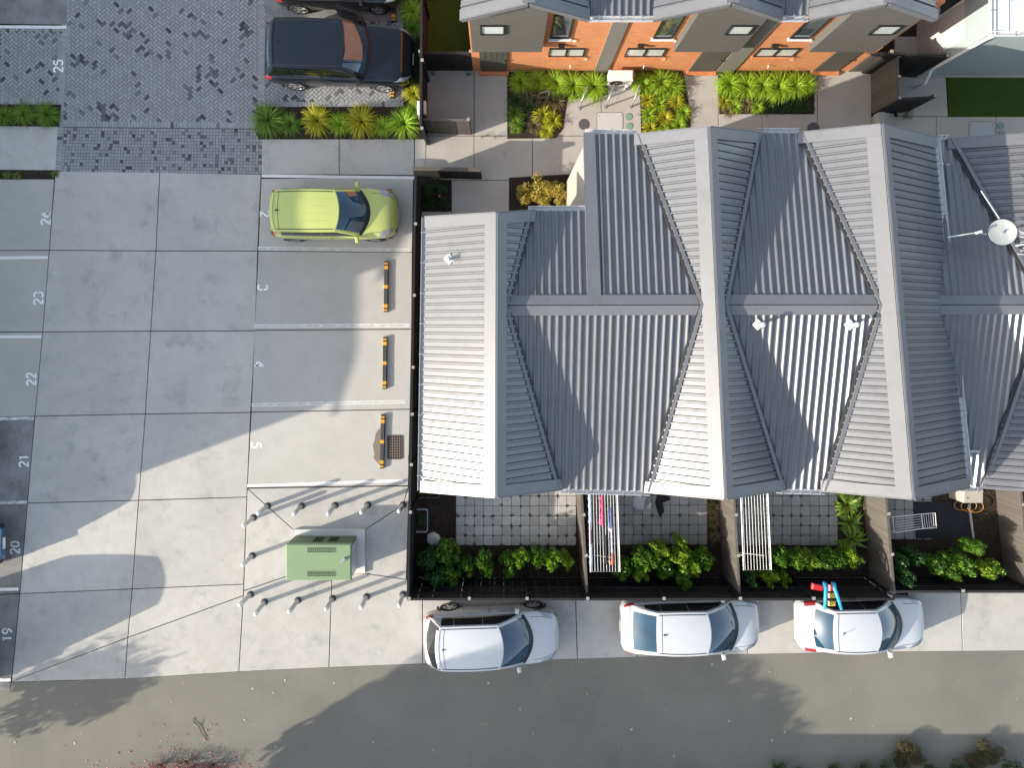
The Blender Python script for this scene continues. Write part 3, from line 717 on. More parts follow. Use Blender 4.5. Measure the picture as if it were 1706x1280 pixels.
g = MB(); wall_panel(g, [(u_w+.3, 4.15), (sB.x, 4.15), (q4s.x, 5.3), (q4s.x+2.6, 4.0)], 'x', sB.y+.4, .16); g.build('wall', M['plaster'], U, True)
g = MB(); wall_panel(g, [(u_w+.3, 4.2), (nB.x, 4.2), (q4n.x, 5.3), (q4n.x+2.6, 4.0)], 'x', nB.y-.4, .16); g.build('wall', M['plaster'], U, True)
g = MB(); wall_panel(g, [(sB.y+.5, 3.9), (nB.y-.5, 3.9)], 'y', q4n.x+2.5, .16); g.build('wall', M['plaster'], U, True)
window(U, sB.x+.6, sB.x+1.9, .1, 2.0, sB.y+.32, 2)
# wall brackets under the long gutter
for px, py in ((1565, 275), (1616, 752)):
    p = P(px, py, 4.4); g = MB(); g.bar(p+Vector((-.2, 0, 0)), p+Vector((.25, 0, 0)), .06, .06); g.build('pipe_bracket', M['steel'], T, True)
# satellite dish with its mast
dp = P(1655, 395, 5.05); ds = thing('satellite_dish', 'round pale satellite dish with feed arm on the lower roof', 'satellite dish', dp)
g = MB(); n = 28; rows = []; tilt = Matrix.Rotation(R(-14), 4, 'Y') @ Matrix.Rotation(R(-8), 4, 'X')
ctr = Vector((-.08, .06, .42))
for i in range(7):
    r = .33*i/6; rows.append([ctr+tilt @ Vector((r*math.cos(2*math.pi*k/n)*.95, r*math.sin(2*math.pi*k/n), .45*r*r)) for k in range(n+1)])
g.smooth = True; g.grid(rows); rows2 = [[p-Vector((0, 0, .012)) for p in r] for r in rows]; g.grid(rows2, flip=True); g.grid([rows[-1], rows2[-1]])
g.build('reflector', mat('pale_grey_dish_paint', (.36, .385, .37), .7, 0, .05, 4, 40), ds)
g = MB(); g.tube([ctr+tilt @ Vector((-.36, -.05, .05)), ctr+tilt @ Vector((-.62, -.05, .28))], .012, 8); g.build('feed_arm', M['steel'], ds)
g = MB(); e = ctr+tilt @ Vector((-.62, -.05, .30)); g.box(e, (.14, .06, .06), .3); g.tube([e, e+Vector((-.75, -.12, -.03))], .012, 6); g.build('feed_horn', M['white_pl'], ds)
g = MB()
for k in range(8):                                       # worn white lettering across the reflector
    q = Vector((.10+.012*k, .20-.052*k, 0)); q.z = .45*(q.x*q.x+q.y*q.y)+.004; g.add([ctr+tilt @ (q+Vector(v)) for v in ((-.03, -.018, 0), (.03, -.018, 0), (.03, .014, 0), (-.03, .014, 0))], [(0, 1, 2, 3)])
g.build('lettering', M['white_pl'], ds)
g = MB(); g.tube([(0, 0, -.28), (0, 0, .3), (-.12, .08, .52)], .025, 10); g.build('mast', M['steel'], ds)
g = MB(); g.tube([(-.2, .4, .5), (-.62, 1.1, .45)], .014, 6); g.build('strut', M['steel'], ds)
an = thing('roof_aerial', 'tangled white rooftop aerial with many rods beside the dish', 'aerial', P(1694, 408, 5.1))
for k in range(9):
    g = MB(); a = random.uniform(-.5, .5); y = -.28+.07*k
    g.tube([(-.28+random.uniform(-.05, .1), y, .5+random.uniform(-.05, .1)), (.5, y+a*.5, .55+random.uniform(-.1, .1))], .009, 5); g.build('rod', M['white_pl'], an)
g = MB(); g.tube([(.1, -.35, .55), (.1, .35, .55)], .016, 6); g.tube([(.1, 0, -.2), (.1, 0, .6)], .02, 6); g.build('boom', M['white_pl'], an)
# ================================================================ brick houses at the back of the courtyard
YF = P(0, 118).y; YB = YF-.26; YO = 7.75; YN = YF+6.5
def brick_house(label, x0, x1, box, gab, door_x, lowin, upwin, boxwin, flat, fin):
    h = thing('brick_house', label, 'house', ((x0+x1)/2, YF, 0))
    g = MB(); g.bbox(x0, x1, YF, YN, 0, 4.95); g.build('wall', M['brick_orange'], h, True)
    gx0, gp, gx1 = gab; ze, zp = 5.11, 6.03
    # projecting upper box with its gable front
    bx0, bx1 = box; g = MB()
    zt = lambda x: ze-.08+(zp-ze)*(1-abs(x-gp)/((gp-gx0) if x < gp else (gx1-gp)))
    xs = sorted({bx0, bx1, min(max(gp, bx0), bx1)})
    for a, b in zip(xs[:-1], xs[1:]):
        q = [(a, 2.3), (b, 2.3), (b, zt(b)), (a, zt(a))]
        f = [Vector((x, YB, z)) for x, z in q]; k = [Vector((x, YF+.6, z)) for x, z in q]
        g.add(f+k, [(0, 1, 2, 3), (7, 6, 5, 4), (0, 4, 5, 1), (1, 5, 6, 2), (2, 6, 7, 3), (3, 7, 4, 0)])
    bo = g.build('cladding_box', M['clad'], h, True)
    zz = 2.42
    while zz < ze+.7:                                    # weatherboard laps
        xa = [x for x in (bx0+.004, bx1-.004)]
        if zz < min(zt(bx0), zt(bx1))-.04:
            s = MB(); s.bbox(bx0+.003, bx1-.003, YB-.007, YB-.001, zz, zz+.02); s.build('board_lap', M['clad'], bo, True)
        zz += .15
    # roof: two slopes and their edge flashings
    for a, za, b, zb in ((gx0, ze, gp, zp), (gp, zp, gx1, ze)):
        c = [Vector((a, YO, za)), Vector((b, YO, zb)), Vector((b, YN, zb)), Vector((a, YN, za))]
        roof_sheet(c, 'x').build('roof', M['roof'], h, True)
        m_ = MB(); plate(m_, c[0], c[1], (0, .24, 0), (0, .24, 0), .060); m_.bar(c[0]+Vector((0, -.012, -.03)), c[1]+Vector((0, -.012, -.03)), .02, .15); m_.build('barge_flashing', M['flash'], h, True)
    m_ = MB(); m_.bar((gp, YO, zp+.06), (gp, YN, zp+.06), .3, .03); m_.build('ridge_cap', M['flash'], h, True)
    if flat:
        a, b = flat
        roof_sheet([Vector((a, YO+.12, 5.02)), Vector((b, YO+.12, 5.02)), Vector((b, YN, 5.9)), Vector((a, YN, 5.9))], 'y').build('roof', M['roof'], h, True)
        gutter(h, (a, YO+.12, 5.06), (b, YO+.12, 5.06), side=(0, -1, 0), brackets=3)
    for a, b in fin:
        g = MB(); g.bbox(a, b, YF-.05, YF+.3, 0, 5.0); g.build('fin_wall', M['fin'], h, True)
    door(h, door_x[0], door_x[1], YF, 2.25)
    g = MB(); g.bbox(door_x[0]-.06, door_x[1]+.06, YF-.16, YF, 0, .10); g.build('door_step', M['brick_orange'], h, True)
    window(h, lowin[0], lowin[1], 1.34, 1.95, YF, 2, 'frost', 'black', sm='brick_orange', t=.028); window(h, upwin[0], upwin[1], 2.72, 4.25, YF, 1, 'glass', sm='white_pl')
    window(h, boxwin[0], boxwin[1], 3.62, 4.22, YB, 1, 'frost', sill=False)
    lm = MB(); lm.bbox(lowin[0]+.25, lowin[0]+.42, YF-.14, YF, 2.15, 2.28); lm.build('wall_lamp', M['black'], h, True)
    for zx in (lowin[1]+.05, upwin[1]+.12):
        lm = MB(); lm.bbox(zx, zx+.10, YF-.035, YF, 1.05 if zx == lowin[1]+.05 else 2.45, 1.10 if zx == lowin[1]+.05 else 2.52); lm.build('weep_vent', M['white_pl'], h, True)
    tp = MB(); tp.tube([(lowin[0]+.75, YF-.02, .6), (lowin[0]+.75, YF-.10, .6), (lowin[0]+.75, YF-.11, .54)], .014, 6); tp.build('garden_tap', M['white_pl'], h, True)
    return h
brick_house('orange brick house with its door at the lawn end', -.86, 3.09, (-.79, 1.25), (-.98, .71, 2.27), (-.61, .24), (1.5, 2.57), (1.46, 2.02), (-.52, .15), (2.27, 3.93), [(3.09, 3.53)])
brick_house('middle orange brick house behind the white heat pump', 3.53, 7.05, (5.14, 7.02), (3.93, 5.62, 7.18), (6.15, 6.98), (3.84, 5.0), (4.42, 4.98), (6.2, 6.86), (7.18, 7.9), [(7.05, 7.62)])
brick_house('orange brick house next to the white brick house', 7.62, 11.45, (9.1, 11.05), (7.9, 9.39, 11.1), (10.2, 10.98), (7.8, 9.0), (8.36, 8.95), (10.15, 10.82), None, [])
# white brick house in the corner
W = thing('white_brick_house', 'white brick house with blue-grey side wall and white gutter by the lawn', 'house', (16, 10, 0))
wx, wy = P(1527, 128).x, P(0, 128).y
blue = mat('blue_grey_cladding', (.36, .42, .43), .6, 0, .05, 1.5, 30)
g = MB(); g.bbox(wx, wx+.25, wy+.3, 16, 0, 3.75); g.build('wall', M['brick_white'], W, True)
g = MB(); g.bbox(wx+.02, wx+9, wy, wy+.3, 0, 3.75); g.build('wall', blue, W, True)
g = MB(); g.bbox(wx-.01, wx+.6, wy-.02, wy+1.6, 2.4, 3.76); g.build('cladding_panel', blue, W, True)
g = MB(); g.bbox(wx-.04, wx+9, wy-.03, wy-.001, 0, .14); g.build('plinth', M['plaster'], W, True)
roof_sheet([Vector((wx-.12, wy-.1, 3.8)), Vector((wx-.12, 16, 3.8)), Vector((wx+6, 16, 5.0)), Vector((wx+6, wy-.1, 5.0))], 'y', pitch=.42, rib=.04, prof=((0, 0), (.85, 0), (.88, 1), (.94, 1), (.97, 0))).build('roof', mat('white_steel_roofing', (.66, .68, .69), .4, 0, .05, 1, 30), W, True)
gutter(W, (wx-.12, 16, 3.86), (wx-.12, wy-.2, 3.86), side=(-1, 0, 0), m='white_pl', brackets=6); gutter(W, (wx-.2, wy-.1, 3.88), (wx+6, wy-.1, 3.88), side=(0, -1, 0), m='white_pl', brackets=5)
g = MB(); g.tube([(wx-.05, wy-.17, 3.8), (wx-.05, wy-.12, 3.4), (wx-.05, wy-.08, .9), (wx-.05, wy-.40, .55), (wx-.05, wy-.36, .02)], .045, 10); g.build('downpipe', M['white_pl'], W, True)
window(W, wy+1.4, wy+2.3, 1.2, 3.2, wx, 1, 'glass', 'white_pl', -1, 'y'); window(W, wy+3.4, wy+4.3, 1.2, 3.2, wx, 1, 'glass', 'white_pl', -1, 'y')
window(W, wx+2.2, wx+3.6, 1.9, 3.0, wy, 1, 'glass', 'white_pl')
# ================================================================ fences
BOARD = {}
def fence(name, label, a, b, h, m='timber_black', post_px=None, cap='timber_end', rail_side=1, bw=.145, gap=.003, m2=None, z0=0.0, rails=(.35, .95, 1.5), group=None, post_h=.03):
    "vertical palings on rails between posts; a, b are ground points; rail_side +1 puts rails and posts left of a->b"
    a, b = Vector(a), Vector(b); d = b-a; Ln = d.length; dr = d.normalized(); nrm = Vector((-dr.y, dr.x, 0))*rail_side; rz = math.atan2(d.y, d.x)
    t = thing(name, label, 'fence', a, 0, group); n = max(1, int(Ln/bw))
    w = Ln/n
    for i in range(n):
        f = (i+.5)/n; mm = m2 if (m2 and m2[1] < f < m2[2]) else None
        key = (round(h, 3), round(w, 3), mm[0] if mm else m)
        if key not in BOARD:
            k = MB(); k.bbox(-(w-gap)/2, (w-gap)/2, -.010, .010, 0, h); BOARD[key] = k.mesh('paling', M[key[2]])
        inst('paling', BOARD[key], t, dr*(Ln*f+random.uniform(-.0035, .0035))+Vector((0, 0, z0+random.uniform(-.006, .006))), rz+random.uniform(-.006, .006))
    for zr in rails:
        if zr > h-.08: zr = h-.1
        k = MB(); k.bar(nrm*.036+Vector((0, 0, z0+zr)), d+nrm*.036+Vector((0, 0, z0+zr)), .05, .09); k.build('rail', M[m], t)
    k = MB(); k.bar(nrm*.02+Vector((0, 0, z0+h+.010)), d+nrm*.02+Vector((0, 0, z0+h+.010)), .075, .022); k.build('top_rail', M[m], t)
    for f in (post_px or [i/max(1, round(Ln/2.0)) for i in range(max(1, round(Ln/2.0))+1)]):
        p = dr*(Ln*f)+nrm*.055; k = MB(); k.box((p.x, p.y, z0+(h+post_h)/2), (.095, .095, h+post_h), rz); po = k.build('post', M[m], t)
        k = MB(); k.box((p.x, p.y, z0+h+post_h+.011), (.088, .088, .02), rz); k.build('post_top', M[cap], po)
    return t
FY = -8.31                                              # line of the front fence
kx = 21.4/FPX
fx = lambda px: (px-NX)*kx
def fr(px, x0, x1): return (fx(px)-fx(x0))/(fx(x1)-fx(x0))
fence('boundary_fence', 'black-stained paling fence between the yards and the cars on the driveway', (fx(679), FY, 0), (fx(1490), FY, 0), 1.8, post_px=[fr(p, 679, 1490) for p in (682, 782, 878, 979, 1106, 1233, 1355)], rails=(.3, .9, 1.35))
fence('boundary_fence', 'lower black paling fence behind the yard with the drying rack', (fx(1493), FY+.02, 0), (P(1830, 985, 1.25).x, FY+.02, 0), 1.25, rails=(.3, .8), post_px=[.36, .7, .99])
la, lb = Vector((fx(691), P(0, 290, 1.8).y, 0)), Vector((fx(678.5), FY+.02, 0))
def fl_(py): return (P(0, py, 1.8).y-la.y)/(lb.y-la.y)
fence('boundary_fence', 'long paling fence along the wheel stops with pale post tops and red-brown boards', lb, la, 1.8, m2=('timber_brown', 1-fl_(615), 1-fl_(385)), post_px=[1-fl_(p) for p in (373, 492, 612, 690, 774, 853)], rail_side=-1, rails=(.3, .9, 1.45))  # sunlight on the middle boards is put in as redder timber
fence('boundary_fence', 'dark paling fence between the grasses and the lawn by the brick house', (fx(702), P(0, -240, 1.8).y, 0), (fx(700), P(0, 214, 1.8).y, 0), 1.8, m2=('timber_brown', 0, .55), rail_side=1)
def xy(px, py, z=0): p = P(px, py, z); return Vector((p.x, p.y, 0))
fence('yard_divider', 'pale timber divider fence beside the hanging washing', xy(957, 770), xy(967.6, 962), 1.5, 'timber_pale', rail_side=1, post_px=[.35, .68])
fence('yard_divider', 'timber divider fence beside the empty clothesline', xy(1194, 770), xy(1205, 962), 1.5, 'timber_pale', rail_side=1, post_px=[.35, .68])
fence('yard_divider', 'timber divider fence between strap-leaved plants and drying rack', xy(1432, 770), xy(1449, 962), 1.4, 'timber_pale', rail_side=1, post_px=[.35, .68])
fence('yard_divider', 'timber divider fence by the black mat and orange hose', xy(1655, 770), xy(1672, 958), 1.1, 'timber_pale', rail_side=1, post_px=[.3, .65], rails=(.3, .9))
fence('gate_screen', 'pale weathered timber screen beside the white letterbox', xy(785, 224), xy(706, 221), 1.5, 'timber_pale', rail_side=-1, post_px=[.02, .97])
fence('garden_screen', 'short dark timber screen with a pale top above the small corner bed', xy(694, 296), xy(803, 298), 1.15, 'timber_black', rail_side=1, post_px=[.04, .97], m2=None)
k = MB(); a_, b_ = xy(694, 296), xy(803, 298); k.bar(a_+Vector((0, .04, 1.195)), b_+Vector((0, .04, 1.195)), .12, .03); k.build('capping', M['timber_pale'], bpy.data.objects['garden_screen'], True)
fence('lawn_fence', 'black timber fence closing the lawn beside the brick house door', xy(708, 117), xy(787, 117), 1.45, rail_side=1)
fence('side_gate_fence', 'black timber fence between the brick house and the white brick house', xy(1437, 122), xy(1523, 128), 1.7, rail_side=1)
fence('bin_screen', 'weathered timber screen at the courtyard end above the steps', xy(1452, 189), xy(1451, 120), 1.5, 'timber_pale', rail_side=-1, post_px=[.02, .5, .97])
fence('bin_screen', 'weathered timber screen along the house wall at the courtyard end', xy(1413, 119), xy(1449, 118), 1.45, 'timber_pale', rail_side=1, post_px=[.05])
fence('bin_screen', 'dark timber screen beside the small concrete steps', xy(1455, 190), xy(1512, 186), 1.45, rail_side=1)
# concrete steps down to the right-hand path
st = thing('concrete_steps', 'three shallow concrete steps behind the long ridge', 'steps', xy(1470, 200))
for i in range(3):
    k = MB(); q = [(p.x, p.y) for p in PP([(1456+i*10, 191), (1466+i*10, 191), (1466+i*10, 232), (1456+i*10, 232)])]; k.prism(q, -.05, .30-.09*i); k.build('step', M['concrete_path'], st, True)
# ================================================================ cars
def herm(xs, ys, x):
    n = len(xs)
    if x <= xs[0]: return ys[0]
    if x >= xs[-1]: return ys[-1]
    i = max(k for k in range(n-1) if xs[k] <= x); h = xs[i+1]-xs[i]; t = (x-xs[i])/h
    def m(k):
        if k == 0: return (ys[1]-ys[0])/(xs[1]-xs[0])
        if k == n-1: return (ys[-1]-ys[-2])/(xs[-1]-xs[-2])
        a = (ys[k]-ys[k-1])/(xs[k]-xs[k-1]); b = (ys[k+1]-ys[k])/(xs[k+1]-xs[k])
        return 0 if a*b <= 0 else 2*a*b/(a+b)
    return ys[i]*(1+2*t)*(1-t)**2+m(i)*h*t*(1-t)**2+ys[i+1]*t*t*(3-2*t)+m(i+1)*h*t*t*(t-1)
WHEEL = {}
def wheel_meshes(r, w, alloy):
    k = (r, w, alloy)
    if k not in WHEEL:
        ty = MB(); ty.smooth = True; prof = [(r*.66, -w*.46), (r*.90, -w*.5), (r*.98, -w*.36), (r, 0), (r*.98, w*.36), (r*.90, w*.5), (r*.66, w*.46)]
        n = 28; rows = [[Vector((q*math.cos(2*math.pi*i/n), y, q*math.sin(2*math.pi*i/n))) for i in range(n+1)] for q, y in prof]; ty.grid(rows, flip=True); ty.grid([rows[-1], rows[0]], flip=True)
        ri = MB(); ri.tube([(0, -w*.30, 0), (0, w*.30, 0)], r*.665, 28)
        sp = MB()
        for s in (-1, 1):
            for i in range(5):
                a = 2*math.pi*i/5+.3; c, d = math.cos(a), math.sin(a)
                sp.bar((c*r*.06, s*w*.38, d*r*.06), (c*r*.64, s*w*.40, d*r*.64), .03, r*.2)
            sp.tube([(0, s*w*.28, 0), (0, s*w*.44, 0)], r*.15, 12)
            rr = [Vector((r*.64*math.cos(2*math.pi*i/24), s*w*.42, r*.64*math.sin(2*math.pi*i/24))) for i in range(25)]; sp.tube(rr, r*.035, 5, False)
        WHEEL[k] = (ty.mesh('tyre', M['rubber']), ri.mesh('rim_barrel', M['black']), sp.mesh('rim', M[alloy]))
    return WHEEL[k]
HATCH = [(0, .70, .46, .72, .76), (.015, .84, .36, .84, .88), (.05, .93, .28, .92, .96), (.14, .98, .22, .95, 1.0), (.3, 1.0, .20, .94, .99), (.5, 1.0, .19, .91, .96), (.68, .995, .19, .88, .96),
         (.79, .98, .20, .83, .92), (.88, .945, .21, .80, .88), (.94, .87, .23, .75, .82), (.98, .72, .28, .67, .72), (1.0, .52, .38, .56, .60)]
BOXY = [(0, .80, .50, .86, .88), (.012, .92, .40, .98, 1.0), (.04, .97, .34, 1.04, 1.06), (.14, 1.0, .28, 1.06, 1.1), (.3, 1.0, .26, 1.06, 1.1), (.5, 1.0, .26, 1.05, 1.1), (.66, 1.0, .26, 1.04, 1.10),
        (.78, .99, .27, 1.00, 1.08), (.88, .965, .28, .96, 1.04), (.94, .91, .30, .90, .97), (.98, .80, .36, .78, .83), (1.0, .62, .45, .66, .68)]
SEDAN = [(0, .66, .46, .78, .84), (.015, .82, .36, .90, .96), (.05, .92, .28, .95, 1.02), (.14, .97, .22, .96, 1.03), (.3, 1.0, .20, .94, .99), (.5, 1.0, .19, .91, .96), (.68, .995, .19, .88, .96),
         (.79, .98, .20, .82, .91), (.88, .945, .21, .80, .88), (.94, .86, .23, .75, .82), (.98, .70, .28, .67, .72), (1.0, .50, .38, .56, .60)]
def make_car(label, spec, loc, rz, name='parked_car', cat='car', group=None):
    Lc, Wc, Hc = spec['L'], spec['W'], spec['H']; st = spec['st']; zs_ = spec.get('zscale', 1.0)
    fs = [s[0] for s in st]; col = [[s[k] for s in st] for k in range(5)]
    def par(f): return [herm(fs, col[k], f) for k in range(1, 5)]
    X = lambda f: (f-.5)*Lc
    def ring(f):
        hw, zb, zs, zt = par(f); hw *= Wc/2; zb, zs, zt = zb*zs_, zs*zs_, zt*zs_; d = zs-zb
        return [(0, zb), (.80*hw, zb), (.955*hw, zb+.10*d), (1.0*hw, zb+.48*d), (.985*hw, zs-.16*d), (.925*hw, zs), (.55*hw, zs+(zt-zs)*.72), (0, zt)]
    def surf(f, b, side=1, off=0.0):
        "b 0..7 round the half section"
        r = ring(f); i = min(6, int(b)); t = b-i
        p0, p1, p2, p3 = (r[i-1] if i > 0 else (-r[1][0], r[1][1])), r[i], r[i+1], (r[i+2] if i < 6 else (-r[6][0], r[6][1]))
        q = [.5*(2*p1[k]+(p2[k]-p0[k])*t+(2*p0[k]-5*p1[k]+4*p2[k]-p3[k])*t*t+(3*p1[k]-p0[k]-3*p2[k]+p3[k])*t**3) for k in (0, 1)]
        v = Vector((X(f), max(0, q[0])*side, q[1]))
        if off:
            e = .01; a = surf(min(1, f+e), b, side)-surf(max(0, f-e), b, side); c = surf(f, min(6.999, b+.05), side)-surf(f, max(0, b-.05), side)
            n = a.cross(c)*(-side) if False else a.cross(c)
            n = n.normalized() if n.length > 1e-9 else Vector((0, 0, 1))
            ctr = Vector((X(f)*.8, 0, .5))
            if n.dot(v-ctr) < 0: n = -n
            v = v+n*off
        return v
    root = thing(name, label, cat, loc, rz, group); pm = M[spec['paint']]
    # ---- body shell
    na, nb = 54, 30; mb = MB(); mb.smooth = True; rows = []
    for i in range(na+1):
        f = i/na; f = f+.022*math.sin(2*math.pi*f)*-1 if 0 < i < na else f
        h = [surf(f, 6.9999*j/nb, 1) for j in range(nb+1)]
        rows.append([Vector((p.x, -p.y, p.z)) for p in h[::-1]][:-1]+h if False else h+[Vector((p.x, -p.y, p.z)) for p in h[::-1][1:]])
    mb.grid(rows, flip=False); mb.add(rows[0], [tuple(range(len(rows[0])))[::-1]]); mb.add(rows[-1], [tuple(range(len(rows[-1])))])
    body = mb.build('body', pm, root)
    def patch(nm, f0, f1, b0, b1, m, side, parent=body, off=.006, n=7, k=5, skew=0):
        g = MB(); g.smooth = True; rr = []
        for i in range(n+1):
            t = i/n; rr.append([surf(f0+(f1-f0)*t+skew*(j/k-.5), b0+(b1-b0)*j/k, side, off) for j in range(k+1)])
        g.grid(rr, flip=(side < 0)); return g.build(nm, M[m], parent)
    # ---- cabin shell
    c = spec['cab']; xt, xr, xf, xc = [X(v) for v in c['x']]; zr, zf, arch = Hc*c.get('zr', .95), Hc*c.get('zf', .965), c.get('arch', .04)*Hc
    bf, bt = c.get('bf', .22), c.get('bt', .14)
    wt, wr, wf, wc = [w*Wc/2 for w in c['w']]; cr = .045
    def fz(x, off=0): p = par(x/Lc+.5); return p
    zt0 = par(c['x'][0])[3]*zs_+c.get('dzt', -.02); zc0 = par(c['x'][3])[3]*zs_-.01
    zte, zce = par(c['x'][0])[2]*zs_, par(c['x'][3])[2]*zs_
    def glass_row(t, fa, v):     # front: t 0 cowl..1 roof edge
        x = xc+(xf-xc)*t-(bf*(1-t)+bf*.55*t)*v*v; w = wc+(wf-wc)*t
        z = (zc0+(zf-zc0)*t)+.05*math.sin(math.pi*t)-((zc0-zce)*(1-t)+cr*t)*v*v; return Vector((x, w*v, z))
    def rear_row(t, v):          # t 0 base..1 roof edge
        x = xt+(xr-xt)*t+(bt*(1-t)+bt*.6*t)*v*v; w = wt+(wr-wt)*t
        z = (zt0+(zr-zt0)*t)+.04*math.sin(math.pi*t)-((zt0-zte)*(1-t)+cr*t)*v*v; return Vector((x, w*v, z))
    def roof_row(t, v):          # t 0 rear..1 front
        x = (xr+(xf-xr)*t)+((bt*.6)*(1-t)-bf*.55*t)*v*v; w = wr+(wf-wr)*t+.02*math.sin(math.pi*t)
        return Vector((x, w*v, zr+(zf-zr)*t+arch*4*t*(1-t)*.5-cr*v*v))
    vs = [-1+2*j/16 for j in range(17)]
    g = MB(); g.smooth = True; rr = [[roof_row(i/10, v) for v in vs] for i in range(11)]; g.grid(rr, flip=False); roof = g.build('roof', M[spec.get('roof', spec['paint'])], root)
    g = MB(); g.smooth = True; g.grid([[rear_row(i/6, v) for v in vs] for i in range(7)]); g.grid([[glass_row(1-i/6, 0, v) for v in vs] for i in range(7)])
    # sides of the cabin
    def upper(side):
        pts = [rear_row(i/10, side) for i in range(11)]+[roof_row(i/14, side) for i in range(1, 15)]+[glass_row(1-i/10, 0, side) for i in range(1, 11)]
        return pts
    def side_at(x, side):
        up = upper(side); z = None
        for a, b in zip(up[:-1], up[1:]):
            if a.x <= x <= b.x: t = (x-a.x)/max(1e-6, b.x-a.x); z = a+(b-a)*t; break
        if z is None: z = up[0] if x < up[0].x else up[-1]
        p = par(x/Lc+.5); lo = Vector((x, .925*p[0]*Wc/2*side, p[2]*zs_-.004)); return lo, Vector((x, z.y, max(z.z, lo.z)))
    x0s, x1s = upper(1)[0].x, upper(1)[-1].x
    for side in (1, -1):
        rr = []
        for i in range(41):
            lo, hi = side_at(x0s+(x1s-x0s)*i/40, side); bow = Vector((0, side*.025, 0)); rr.append([lo+(hi-lo)*t+bow*math.sin(math.pi*t) for t in (0, .25, .5, .75, 1)])
        g.grid(rr, flip=(side > 0))
    g.build('pillars', pm, root)
    def gpatch(nm, fn, t0, t1, v1, m, parent=root, off=.006):
        k = MB(); k.smooth = True; rows = []
        for i in range(9):
            t = t0+(t1-t0)*i/8; rw = []
            for j in range(17):
                v = -v1+2*v1*j/16; p = fn(t, v); e = .02
                n = (fn(min(1, t+e), v)-fn(max(0, t-e), v)).cross(fn(t, v+e)-fn(t, v-e)).normalized()
                if n.z < 0: n = -n
                rw.append(p+n*off)
            rows.append(rw)
        k.grid(rows, flip=(rows[0][0]-rows[-1][0]).cross(rows[0][-1]-rows[0][0]).z > 0); return k.build(nm, M[m], parent)
    fw = lambda t, v: glass_row(t, 0, v)
    ws = gpatch('windscreen', fw, .13, .975, .90, 'car_glass'); gpatch('cowl', fw, -.02, .14, .97, 'black', root, .009)
    rw_ = gpatch('rear_window', rear_row, .10, .95, spec.get('rv', .84), spec.get('rglass', 'car_glass'))
    for sgn in (-1, 1):                                   # wipers
        k = MB(); a = fw(.10, .1+.3*sgn)+Vector((0, 0, .02)); b = fw(.26, .1+.3*sgn+.55)+Vector((0, 0, .02)); k.tube([a, b], .010, 5); k.build('wiper', M['black'], ws)
    for side in (1, -1):
        for (f0, f1) in spec['win']:
            k = MB(); k.smooth = True; rr = []
            for i in range(13):
                x = X(f0+(f1-f0)*i/12); lo, hi = side_at(x, side); h = max(.02, hi.z-lo.z); t0, t1 = .035/h, 1-.055/h
                if t1 <= t0+.02: t0 = t1 = .5
                rr.append([lo+(hi-lo)*t+Vector((0, side*(.025*math.sin(math.pi*t)+.007), .004)) for t in [t0+(t1-t0)*q/4 for q in range(5)]])
            k.grid(rr, flip=(side > 0)); k.build('side_window', M['car_side_glass'], root)
        # roof ditch line
        k = MB(); pts = [roof_row(.03+.94*i/10, side*.90)+Vector((0, 0, .002)) for i in range(11)]
        for a, b in zip(pts[:-1], pts[1:]): k.bar(a, b, .022, .012)
        k.build('roof_trim', M['black'], roof)
        # lamps, seams, handles, mirrors
        h0, h1, h2, h3 = spec.get('head', (.885, .968, 4.45, 5.55)); patch('headlight', h0, h1, h2, h3, 'lamp_clear', side, skew=.05)
        t0, t1, t2, t3 = spec.get('tail', (.018, .075, 3.7, 5.0)); patch('taillight', t0, t1, t2, t3, 'lamp_red', side)
        for f in spec.get('seams', (.30, .49, .66)): patch('door_seam', f-.0012, f+.0012, 1.8, 5.0, 'void', side, off=.003, n=1, k=8)
        patch('bonnet_seam', .80, .94, 5.42, 5.46, 'void', side, off=.003, n=8, k=1)
        for f in spec.get('handles', (.35, .53)):
            p = surf(f, 4.1, side, .018); k = MB(); k.cham((p.x, p.y, p.z), (.18, .03, .03), .008); k.build('door_handle', M[spec.get('hm', spec['paint'])], body)
        fm = spec.get('mirror', .70); p = surf(fm, 5.0, side, .0); k = MB(); k.smooth = False
        yy = p.y+side*.115; k.cham((p.x-.01, yy, p.z+.10), (.12, .19, .125), .03, -side*.12); k.bar((p.x, p.y-side*.02, p.z+.03), (p.x, yy-side*.03, p.z+.07), .05, .035)
        k.build('mirror', M[spec.get('mm', spec['paint'])], root)
        # wheels and arches
        rw, ww = spec.get('rw', .315), .205
        for f in spec['axles']:
            yw = side*(par(f)[0]*Wc/2-ww*.5+spec.get('stick', .02)); wh = thing_part(root, (X(f), yw, rw))
            t_, b_, s_ = wheel_meshes(rw, ww, spec.get('alloy', 'alloy')); ty = inst('wheel', t_, root, (X(f), yw, rw)); inst('rim_barrel', b_, ty); inst('rim', s_, ty)
            k = MB(); n = 18; arc_ = []
            for i in range(n+1):
                a = math.pi*(-.06+1.12*i/n); ya = side*(par(f)[0]*Wc/2+.004)
                arc_.append([Vector((X(f)+q*math.cos(a), ya-side*.02*max(0, math.sin(a))*spec.get('lean', 1), rw+q*math.sin(a))) for q in (rw*1.02, rw*1.24)])
            k.grid(arc_, flip=(side < 0)); k.grid([[p-Vector((0, side*.03, 0)) for p in r] for r in arc_], flip=(side > 0)); k.build('wheel_arch', M[spec.get('arch_m', 'void')], body)
    # ends
    for f, b0, b1 in ((.9985, 2.2, 3.4),):
        for side in (1, -1): patch('grille', .982, .9995, 2.4, 4.2, 'black', side, off=.005)
    for side in (1, -1): patch('lower_bumper', .0005, .03, 1.3, 2.2, 'black', side, off=.005)
    zf_ = par(1)[1]*zs_+.10
